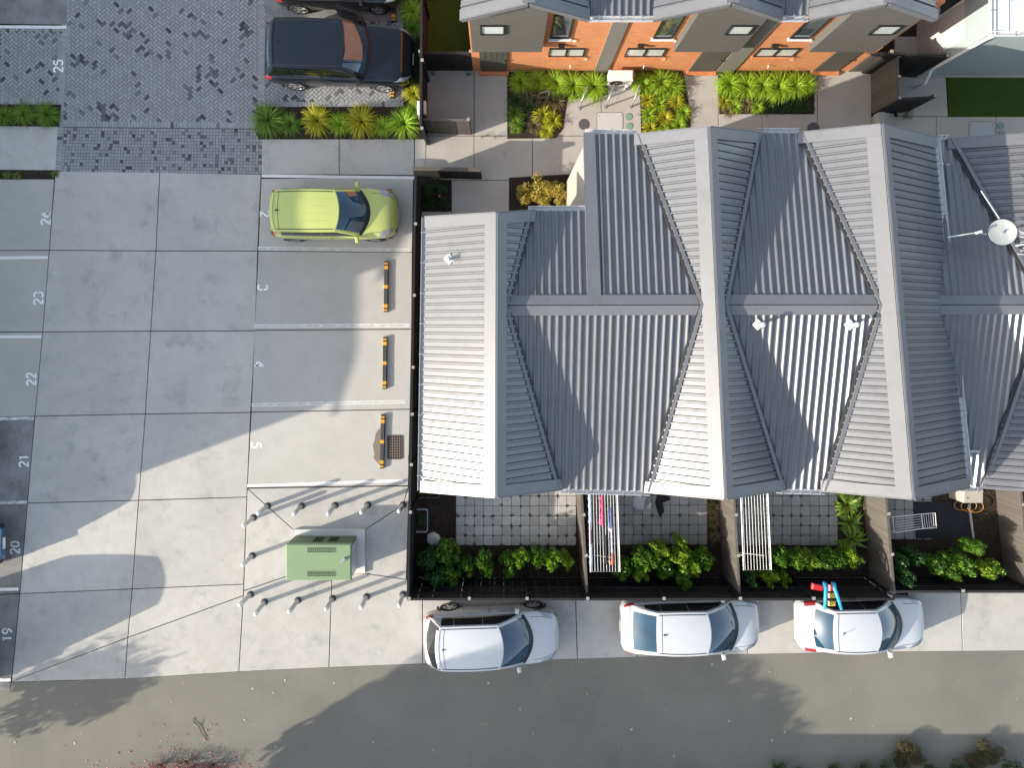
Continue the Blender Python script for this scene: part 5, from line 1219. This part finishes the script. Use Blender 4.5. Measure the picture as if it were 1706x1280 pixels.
# loose things on the driveway
tw = thing('fallen_twig', 'bare forked twig lying on the driveway', 'twig', P(333, 1216)); g = MB(); g.tube([P(323, 1197, .01), P(322, 1203, .015), P(332, 1211, .02), P(336, 1222, .02), P(343, 1231, .01)], .010, 5); g.tube([P(333, 1211, .02), P(337, 1200, .01)], .007, 5); g.build('stem', mat('twig_bark', (.05, .045, .035), .9), tw, True)
pt = toned('fallen_petals', (.50, .03, .12), (.75, .42, .38), .7, .2, 40, .2, 0); mb = MB()
for i in range(420):
    x = random.gauss(310, 60); y = 1286-abs(random.gauss(0, 12)) if random.random() < .86 else random.uniform(1195, 1285)
    y += 6 if y > 1262 else 0
    p = P(x, y); s = random.uniform(.010, .032); a = random.random()*6.3; t = random.random()**1.5
    M4 = Matrix.Translation((p.x, p.y, .0)) @ Matrix.Rotation(a, 4, 'Z') @ Matrix.Rotation(random.uniform(-.5, .5), 4, 'X'); mb.add([M4 @ Vector(v) for v in ((-s, -s*.7, .004), (s, -s*.6, .010), (s*.8, s*.7, .010), (-s*.8, s*.7, .004))], [(0, 1, 2, 3)], t)
o = tag(mb.build('petal_litter', pt), 'pink fallen petals scattered at the driveway edge', 'petals', None, 'stuff')
mb = MB(); lt = toned('dry_leaf_litter', (.30, .27, .20), (.62, .58, .50), .8)
for i in range(260):
    x, y = random.uniform(0, 1700), random.uniform(1100, 1275); p = P(x, y); s = random.uniform(.008, .022) if random.random() < .92 else .045; a = random.random()*6.3
    M4 = Matrix.Translation((p.x, p.y, -.004)) @ Matrix.Rotation(a, 4, 'Z'); mb.add([M4 @ Vector(v) for v in ((-s, -s*.5, .002), (s*.6, -s*.6, .006), (s, s*.4, .003), (-s*.5, s*.7, .006))], [(0, 1, 2, 3)], random.random())
tag(mb.build('leaf_litter', lt), 'small pale leaf bits scattered over the driveway asphalt', 'litter', None, 'stuff')
# ================================================================ plants
GR = {'lime': toned('lime_grass_leaf', (.20, .40, .02), (.50, .66, .05), .5, .4, 30, .35, 0), 'yellow': toned('yellow_grass_leaf', (.30, .36, .015), (.70, .64, .04), .5, .4, 30, .35, 0),
      'green': toned('green_grass_leaf', (.07, .17, .015), (.24, .40, .04), .5, .4, 30, .3, 0), 'dark': toned('dark_leaf', (.014, .045, .010), (.055, .12, .022), .45, .4, 30, .2, 0),
      'hedge': toned('hedge_leaf', (.030, .105, .010), (.16, .31, .02), .38, .5, 30, .25, 0), 'hedge_y': toned('bright_hedge_leaf', (.07, .20, .010), (.36, .48, .03), .4, .5, 30, .3, 0),  # sun and shade on the hedges are put into these leaf colours
      'hedge_d': toned('deep_hedge_leaf', (.015, .065, .016), (.06, .17, .04), .38, .5, 30, .2, 0),
      'croton': toned('yellow_bush_leaf', (.22, .25, .03), (.85, .60, .12), .5, .4, 30, .3, 0), 'dry': toned('dry_stem', (.09, .07, .04), (.34, .28, .13), .8, .2, 30, .2, 0),
      'strap': toned('strap_leaf', (.05, .15, .012), (.30, .45, .06), .35, .5, 30, .3, 0), 'pink': toned('pink_flowering_leaf', (.015, .02, .008), (.42, .02, .08), .6, .3, 30, .2, 0), 'olive': toned('olive_leaf', (.025, .025, .010), (.15, .125, .05), .6, .3, 30, .2, 0)}
stem_m = mat('plant_stem', (.07, .05, .03), .9)
def grass_mesh(name, m, n=300, L=.62, w=.010, droop=1.0, seed=0):
    rnd = random.Random(seed); mb = MB()
    for i in range(n):
        a = rnd.random()*6.283; el = R(rnd.uniform(28, 84)); l = L*rnd.uniform(.6, 1.1); d = Vector((math.cos(a), math.sin(a), 0)); s = Vector((-d.y, d.x, 0))
        p = d*rnd.uniform(0, .06)+s*rnd.uniform(-.05, .05); t = rnd.random(); tw = rnd.uniform(-.5, .5); seg = 5; prev = None; e = el
        for k in range(seg+1):
            ww = w*(1-(k/seg)**2*.92); si = (s*math.cos(tw)+Vector((0, 0, 1))*math.sin(tw))*ww
            cur = (p-si, p+si)
            if prev: mb.add([prev[0], prev[1], cur[1], cur[0]], [(0, 1, 2, 3)], min(1, t*.75+.25*k/seg))
            prev = cur; p = p+(d*math.cos(e)+Vector((0, 0, math.sin(e))))*(l/seg); e -= droop*R(rnd.uniform(16, 34)); 
            if p.z < .02: p.z = .02
    return mb.mesh(name, GR[m])
GM = {}
def grass(px, py, rpx, m, label, group, kind='grass_clump', L=.62, n=300, w=.010):
    key = (m, L, n, w, random.randrange(3))
    if key not in GM: GM[key] = grass_mesh('leaf_blades', m, n, L, w, 1.0, len(GM)+5)
    r = rpx/51.0; sc = r/(L*.80); c = P(px, py, .15); o = thing(kind, label, 'plant', (c.x, c.y, .01), 0, group)
    inst('leaf_blades', GM[key], o, (0, 0, 0), random.random()*6.3, (sc, sc, sc*.95))
    if 'crown' not in GM:
        k = MB(); k.lathe([(.05, -.03), (.06, .03), (.02, .07)], n=8); GM['crown'] = k.mesh('crown', stem_m)
    inst('crown', GM['crown'], o); return o
gp = 'grass clumps in the bed below the four-wheel drive'
for i_, (x, y, r, m) in enumerate(((447, 200, 33, 'green'), (483, 206, 22, 'green'), (528, 200, 29, 'yellow'), (566, 206, 22, 'lime'), (602, 202, 31, 'yellow'), (638, 210, 20, 'lime'), (673, 206, 31, 'lime'))):  # shaded clumps are coloured green
    lab = {'green': 'deep green fine-leaved grass clump in the bed below the four-wheel drive', 'yellow': 'bright yellow-green grass clump in the bed below the four-wheel drive', 'lime': 'lime green grass clump in the bed below the four-wheel drive'}[m]
    grass(x, y, r, m, lab.replace('grass clump in the bed below the four-wheel drive', 'grass clump, '+NTH[i_]+' from the block paving end below the four-wheel drive'), gp)
for i_, (x, y, r, m) in enumerate(((688, 18, 26, 'lime'), (690, 48, 22, 'green'), (690, 90, 18, 'dark'), (690, 122, 18, 'dark'), (689, 155, 20, 'yellow'), (690, 180, 16, 'lime'))):  # leaf colours carry the sun and shade along the fence
    lab = {'lime': 'lime green grass clump between the parked noses and the dark fence', 'green': 'green grass clump between the black car and the dark fence', 'dark': 'dark low grass clump in front of the four-wheel drive', 'yellow': 'yellow grass clump between the four-wheel drive wheel stop and the fence'}[m]
    grass(x, y, r, m, lab+(' beside the letterbox end' if i_ == 5 else ', '+NTH[i_]+' along it' if m == 'dark' else ''), 'grass clumps along the dark fence')
for i_, (x, y, r) in enumerate(((76, 190, 24), (37, 190, 22), (4, 191, 20), (-30, 191, 20))): grass(x, y, r, 'green', NTH[i_]+' green grass clump from the block paving in the strip below bay twenty-five', 'grass clumps under bay twenty-five')
for x, y in ((8, 290), (25, 292), (88, 289)): grass(x, y, 8, 'green', 'tiny green weed in the bark strip above bay twenty-four', 'weeds in the bark strip', 'weed', .3, 60)
# beds in front of the brick houses
for q in ([(845, 120), (1012, 116), (1012, 158), (945, 166), (938, 214), (926, 230), (845, 231)], [(1057, 116), (1138, 116), (1150, 190), (1150, 224), (1068, 224), (1066, 150)], [(1197, 114), (1357, 114), (1356, 190), (1198, 190)]): mulch_bed('planted_bed', q, .012, 500)
mulch_bed('planted_bed', [(700, 296), (752, 300), (752, 352), (699, 352)], .012, 300); mulch_bed('planted_bed', [(848, 296), (950, 290), (950, 356), (848, 356)], .012, 200)
for i_, (x, y, r) in enumerate(((868, 136, 24), (897, 133, 22), (927, 138, 27), (955, 142, 27), (990, 144, 29))): grass(x, y, r, 'lime', NTH[4-i_]+' arching lime grass clump from the heat pump, on the side with the timber frame', 'grasses along the first brick house', L=.62, n=330)
for i_, (x, y, r) in enumerate(((1072, 138, 23), (1103, 138, 28), (1122, 142, 24))): grass(x, y, r, 'lime', NTH[i_]+' arching lime grass clump from the heat pump, in the bed by the green covers', 'grasses beside the heat pump', L=.62, n=330)
for i_, (x, y, r) in enumerate(((1216, 140, 26), (1244, 142, 27), (1270, 142, 27), (1298, 145, 30), (1325, 143, 28), (1344, 140, 22))): grass(x, y, r, 'lime', NTH[i_]+' arching lime grass clump from the middle house door in the long bed', 'grasses along the last brick house', L=.62, n=330)
for x, y, r, m in ((1080, 165, 15, 'yellow'), (1100, 172, 16, 'lime'), (1128, 168, 17, 'yellow'), (1140, 186, 16, 'lime'), (1082, 190, 16, 'lime'), (1108, 195, 17, 'yellow'), (1132, 208, 17, 'lime'), (1085, 212, 16, 'yellow'), (1108, 218, 14, 'lime')):
    grass(x, y, r, m, 'low yellow-green tuft in the bed beside the pale chamber lid', 'tufts beside the chamber lid', 'grass_tuft', .4, 120)
for x, y, r, m in ((1208, 168, 14, 'yellow'), (1226, 176, 15, 'lime'), (1246, 172, 14, 'dry'), (1264, 178, 14, 'lime'), (1284, 176, 15, 'dark'), (1304, 174, 16, 'dark'), (1326, 174, 16, 'dark'), (1344, 176, 14, 'dark'), (1215, 184, 12, 'dry')):  # shade at the far end is put into the dark leaf colour
    grass(x, y, r, m, {'yellow': 'low yellow tuft at the path edge of the long bed', 'lime': 'low lime tuft at the path edge of the long bed', 'dry': 'dry straw tuft at the path edge of the long bed', 'dark': 'dark shaded tuft at the path edge of the long bed'}[m], 'tufts at the edge of the long bed', 'grass_tuft', .4, 120)
for x, y, r, m in ((862, 165, 20, 'dark'), (882, 172, 20, 'dark'), (858, 188, 18, 'green'), (880, 160, 18, 'dry'), (905, 165, 18, 'dry'), (930, 168, 16, 'dry'), (905, 190, 20, 'yellow'), (922, 200, 18, 'yellow'), (892, 208, 18, 'dry'), (912, 216, 16, 'yellow'), (862, 205, 15, 'green')):
    grass(x, y, r, m, {'dark': 'dark green tuft round the broken timber frame', 'green': 'mid green tuft in the bed with the broken timber frame', 'dry': 'dry brown tuft in the bed with the broken timber frame', 'yellow': 'yellowing tuft in the bed with the broken timber frame'}[m], 'tufts in the bed with the timber frame', 'grass_tuft', .4, 120)
# leafy shrubs
def leaf(mb, p, n, s, t, rnd):
    up = Vector((0, 0, 1)) if abs(n.z) < .95 else Vector((1, 0, 0)); a = n.cross(up).normalized(); b = n.cross(a); c = rnd.random()*6.28; u = a*math.cos(c)+b*math.sin(c); v = n.cross(u)
    mb.add([p-u*s, p+v*s*.55+n*s*.12, p+u*s, p-v*s*.55+n*s*.12], [(0, 1, 2, 3)], t)
def shrub_mesh(name, m, nl, s, seed, flat=.8):
    rnd = random.Random(seed); mb = MB(); blobs = [(Vector((0, 0, .75)), .55)]
    for i in range(9):
        a = rnd.random()*6.28; r = rnd.uniform(.35, .75); blobs.append((Vector((r*math.cos(a), r*math.sin(a), rnd.uniform(.45, 1.05))), rnd.uniform(.22, .42)))
    tot = sum(b[1]**2 for b in blobs)
    for c, r in blobs:
        bt = rnd.uniform(-.15, .2)
        for _ in range(int(nl*r*r/tot)):
            d = Vector((rnd.gauss(0, 1), rnd.gauss(0, 1), rnd.gauss(.25, 1))).normalized(); q = c+d*r*rnd.uniform(.55, 1.12); q.z *= flat
            if q.z < .03: continue
            n = (d+Vector((rnd.uniform(-.7, .7), rnd.uniform(-.7, .7), rnd.uniform(.1, 1.0)))).normalized(); leaf(mb, q, n, s*rnd.uniform(.6, 1.2), min(1, max(0, rnd.random()**1.4+bt)), rnd)
    return mb.mesh(name, GR[m])
SM = {}
def stems_mesh():
    if 'st' not in SM:
        k = MB(); rnd = random.Random(3)
        for i in range(7):
            a = i*.9; p = Vector((.55*math.cos(a), .55*math.sin(a), .75)); k.tube([(0, 0, -.03), p*.4+Vector((0, 0, .1)), p], [.035, .025, .010], 5)
        SM['st'] = k.mesh('stems', stem_m)
    return SM['st']
def shrub(px, py, rpx, m, label, group, name='hedge_shrub', nl=1500, s=.088, hs=1.0, flat=.8):
    key = (m, nl, s, flat, random.randrange(3))
    if key not in SM: SM[key] = shrub_mesh('foliage', m, nl, s, 40+len(SM)*7, flat)
    r = rpx/54.0; hz = (1.25+random.uniform(-.12, .15)) if name == 'hedge_shrub' else r*1.3*hs; c = P(px, py, .8*hz); o = thing(name, label, 'shrub', (c.x, c.y, .0), 0, group)
    inst('foliage', SM[key], o, (0, 0, 0), random.random()*6.3, (r, r, hz)); inst('stems', stems_mesh(), o, (0, 0, 0), 0, (r, r, hz*.95)); return o
Y1 = 'hedge shrubs in the corner yard'
for i_, (x, y, r, m) in enumerate(((713, 938, 24, 'hedge_d'), (742, 926, 26, 'hedge'), (727, 962, 22, 'hedge_d'), (748, 955, 22, 'hedge'), (778, 944, 16, 'hedge'), (802, 940, 20, 'hedge'), (813, 955, 15, 'hedge'), (846, 935, 15, 'hedge'), (852, 954, 14, 'hedge'), (868, 930, 17, 'hedge_y'), (893, 932, 20, 'hedge'), (920, 932, 20, 'hedge_y'), (944, 938, 16, 'hedge_y'))):
    shrub(x, y, r, m, {'hedge_d': 'deep green hedge shrub in the corner yard', 'hedge': 'mid green hedge shrub in the corner yard', 'hedge_y': 'bright yellow-green hedge shrub in the corner yard'}[m]+', '+NTH[i_]+' from the car park', Y1)
for i_, (x, y, r, m) in enumerate(((1042, 950, 20, 'hedge'), (1068, 955, 18, 'hedge_y'), (1072, 932, 22, 'hedge'), (1100, 918, 20, 'hedge_y'), (1108, 942, 22, 'hedge'), (1133, 928, 22, 'hedge_y'), (1150, 950, 22, 'hedge_y'), (1140, 965, 16, 'hedge'), (1172, 930, 20, 'hedge'), (1136, 905, 11, 'hedge_y'))):
    shrub(x, y, r, m, {'hedge': 'mid green hedge shrub in the washing yard', 'hedge_y': 'bright yellow-green hedge shrub in the washing yard'}[m]+', '+NTH[i_]+' from the hanging clothes', 'hedge shrubs in the washing yard')
for i_, (x, y, r, m) in enumerate(((1247, 965, 17, 'hedge_d'), (1282, 962, 20, 'hedge_y'), (1305, 965, 14, 'hedge_y'), (1300, 932, 20, 'hedge'), (1325, 938, 18, 'hedge'), (1345, 936, 20, 'hedge_y'), (1372, 940, 20, 'hedge'), (1395, 938, 20, 'hedge'), (1420, 932, 18, 'hedge_y'))):
    shrub(x, y, r, m, {'hedge_d': 'dark hedge shrub under the end of the empty clothesline', 'hedge': 'mid green hedge shrub in the yard with the umbrella base', 'hedge_y': 'bright hedge shrub in the yard with the umbrella base'}[m]+', '+NTH[i_]+' from the clothesline', 'hedge shrubs in the empty clothesline yard')
for i_, (x, y, r, m) in enumerate(((1502, 936, 22, 'hedge_d'), (1512, 960, 20, 'hedge_d'), (1530, 930, 18, 'hedge_d'), (1563, 940, 22, 'hedge'), (1588, 958, 18, 'hedge'), (1605, 938, 22, 'hedge'), (1625, 916, 15, 'hedge'), (1650, 948, 20, 'hedge_y'))):
    shrub(x, y, r, m, {'hedge_d': 'deep green shaded hedge shrub in the drying rack yard', 'hedge': 'mid green hedge shrub in the drying rack yard', 'hedge_y': 'sunlit hedge shrub in the drying rack yard'}[m]+', '+NTH[i_]+' from the white hatchback side', 'hedge shrubs in the drying rack yard')
for x, y, r in ((872, 322, 22), (900, 312, 27), (928, 318, 24), (905, 334, 20), (935, 340, 16)): shrub(x, y, r, 'croton', 'yellow and orange leaved bush in the courtyard against the roof edge', 'yellow bushes in the courtyard', 'yellow_bush', 1300, .06)
for x, y, r, m in ((712, 316, 15, 'hedge_d'), (735, 312, 13, 'hedge_d'), (716, 338, 15, 'dark'), (740, 338, 13, 'dark')): shrub(x, y, r, m, 'dark low shrub in the small corner bed', 'shrubs in the small corner bed', 'low_shrub', 900, .07)
fl = thing('red_flower', 'single red flower in the small corner bed', 'flower', P(734, 331)); g = MB(); g.tube([(0, 0, 0), (0, 0, .42)], .006, 5); g.build('stalk', stem_m, fl); g = MB(); g.lathe([(.01, .40), (.05, .44), (.03, .47)], n=8); g.build('bloom', M['lamp_red'], fl)
shrub(860, 213, 13, 'hedge_y', 'bright leafy plant at the corner of the bed with the timber frame', None, 'leafy_plant', 700, .07); 
for x, y in ((790, 108), (722, 121), (780, 122)): shrub(x, y, 7, 'hedge_d', 'small dark weed at the foot of the black lawn fence', 'weeds by the lawn fence', 'weed', 400, .05)
for x, y in ((804, 226), (825, 226)): shrub(x, y, 6, 'hedge_y', 'small weed at the path edge beside the timber screen', 'weeds by the timber screen', 'weed', 400, .05)
shrub(1515, 190, 12, 'hedge_d', 'small dark bush beside the dark steps screen', None, 'low_shrub', 500, .06)
for x, y in ((1190, 846), (1192, 872), (1193, 896), (1190, 860)): grass(x, y, 13, 'dry', 'low olive tuft along the divider in the washing yard', 'tufts along the washing yard divider', 'grass_tuft', .4, 120)
grass(703, 865, 11, 'dark', 'dark herbs growing in the planter trough', None, 'trough_herbs', .3, 120).location.z = .2
for x, y in ((700, 820), (716, 822), (697, 806)): shrub(x, y, 7, 'croton', 'small yellow and red leaved plant in the edged bed', 'plants in the edged bed', 'small_plant', 400, .05)
# strap-leaved plants by the divider
for i_, (x, y, r) in enumerate(((1413, 842, 26), (1419, 872, 24), (1420, 900, 26))): grass(x, y, r, 'strap', NTH[i_]+' strap-leaved plant from the house wall along the divider fence', 'strap-leaved plants along the divider', 'strap_plant', .5, 46, .042)
# half dead bushes peeping over the lower edge
for x, y, r, w_ in ((1517, 1264, 34, 'opposite the white hatchback'), (1645, 1264, 34, 'opposite the bare concrete past the white hatchback')): shrub(x, y, r, 'olive', 'olive brown dried bush across the driveway '+w_, 'dried bushes across the driveway', 'dried_bush', 6500, .038, .5)
for x, y, r in ((1300, 1290, 20), (1335, 1292, 18), (1390, 1290, 20), (1445, 1290, 22), (1478, 1288, 20), (1560, 1292, 24), (1600, 1292, 22), (1690, 1290, 24)): shrub(x, y, r, 'dark', 'dark low bush across the driveway', 'dark bushes across the driveway', 'low_bush', 900, .06)
shrub(195, 1372, 46, 'hedge_d', 'dense dark bush shading the fallen petals', None, 'low_bush', 2400, .09, 1.0)  # unseen bush, added to cast shade over the petals
for x, y, r in ((262, 1284, 24), (305, 1280, 26), (350, 1284, 24)): shrub(x, y, r, 'pink', 'low dark bush dotted with pink flowers at the driveway edge', 'pink flowering bushes', 'flowering_bush', 900, .035, .7)
# ================================================================ surroundings whose shadows reach the picture
def plain_house(label, x0, x1, y0, y1, eave, ridge, axis, wm='plaster'):
    h = thing('neighbour_house', label, 'house', ((x0+x1)/2, (y0+y1)/2, 0)); g = MB(); g.bbox(x0, x1, y0, y1, -.1, eave); g.build('wall', M[wm], h, True); o = .35
    if axis == 'y':
        xm = (x0+x1)/2
        if ridge > eave: wg = MB(); [wg.add([(x0, y, eave), (x1, y, eave), (xm, y, ridge-.06), (x0, y+.1, eave), (x1, y+.1, eave), (xm, y+.1, ridge-.06)], [(0, 1, 2), (5, 4, 3), (0, 3, 4, 1), (1, 4, 5, 2), (2, 5, 3, 0)]) for y in (y0, y1-.1)]; wg.build('gable', M[wm], h, True)
        for s in (-1, 1):
            e = x0-o if s < 0 else x1+o; zz = eave-.1
            roof_sheet([Vector((e, y0-o, zz)), Vector((xm, y0-o, ridge)), Vector((xm, y1+o, ridge)), Vector((e, y1+o, zz))], 'x').build('roof', M['roof'], h, True)
    else:
        ym = (y0+y1)/2
        wg = MB(); [wg.add([(x, y0, eave), (x, y1, eave), (x, ym, ridge-.06), (x+.1, y0, eave), (x+.1, y1, eave), (x+.1, ym, ridge-.06)], [(0, 1, 2), (5, 4, 3), (0, 3, 4, 1), (1, 4, 5, 2), (2, 5, 3, 0)]) for x in (x0, x1-.1)]; wg.build('gable', M[wm], h, True)
        for s in (-1, 1):
            e = y0-o if s < 0 else y1+o
            roof_sheet([Vector((x0-o, e, eave-.1)), Vector((x0-o, ym, ridge)), Vector((x1+o, ym, ridge)), Vector((x1+o, e, eave-.1))], 'y').build('roof', M['roof'], h, True)
    return h
KX, KY = SHX/.95, SHY/.95                                # ground shift of a shadow per metre of height
plain_house('cream townhouse behind the numbered bays, lower ridge', -31, -22.0, -8.65, -4.9, 6.6, 8.7, 'y')
plain_house('cream townhouse behind the numbered bays, tall ridge', -31, -22.0, -4.8, -1.6, 7.2, 9.5, 'y')
plain_house('cream townhouse behind the block paving', -31, -22.0, -1.4, 14, 6.2, 7.1, 'y')
plain_house('low house across the driveway', -1.5, 26, -27, -17.3, 3.9, 4.6, 'x')
def tree(label, x, y, h, rr, nl, s, seed, squash=1.0, m='hedge_d', trunk=.18):
    rnd = random.Random(seed); t = thing('garden_tree', label, 'tree', (x, y, -.05)); k = MB(); cz = h-rr*squash
    k.tube([(0, 0, 0), (.1, .05, h*.3), (-.05, .1, cz)], [trunk, trunk*.75, trunk*.5], 10)
    for i in range(9):
        a = rnd.random()*6.28; e = Vector((math.cos(a)*rr*.7, math.sin(a)*rr*.7, cz+rnd.uniform(-.3, .6)*rr*squash)); k.tube([(0, .05, h*.28+rnd.random()*.8), e*.5+Vector((0, 0, cz*.35)), e], [trunk*.45, trunk*.3, .02], 6)
    k.build('trunk', stem_m, t); mb = MB(); bl_ = []
    for i in range(26):
        d = Vector((rnd.gauss(0, 1), rnd.gauss(0, 1), rnd.gauss(0, .8))).normalized()*rr*rnd.uniform(.35, .85); bl_.append((Vector((d.x, d.y, cz+d.z*squash)), rr*rnd.uniform(.22, .42)))
    for c, r in bl_:
        for _ in range(nl//26):
            d = Vector((rnd.gauss(0, 1), rnd.gauss(0, 1), rnd.gauss(0, 1))).normalized(); leaf(mb, c+d*r*rnd.random()**.4, (d+Vector((0, 0, .6))).normalized(), s*rnd.uniform(.6, 1.2), rnd.random(), rnd)
    mb.build('crown', GR[m], t); return t
tree('large leafy tree across the driveway from the bollards', -17.0, -19.4, 9.6, 3.4, 52000, .17, 5, 1.0)
tree('second leafy tree across the driveway', -7.6, -19.0, 7.4, 2.9, 40000, .17, 8, 1.0)
tree('third leafy tree across the driveway', -12.4, -18.6, 8.2, 2.9, 40000, .17, 21, 1.0)
tree('slender tree beside the end bay', -23.2, -15.4, 5.4, 1.5, 2600, .11, 11, .9, 'hedge_d', .07)
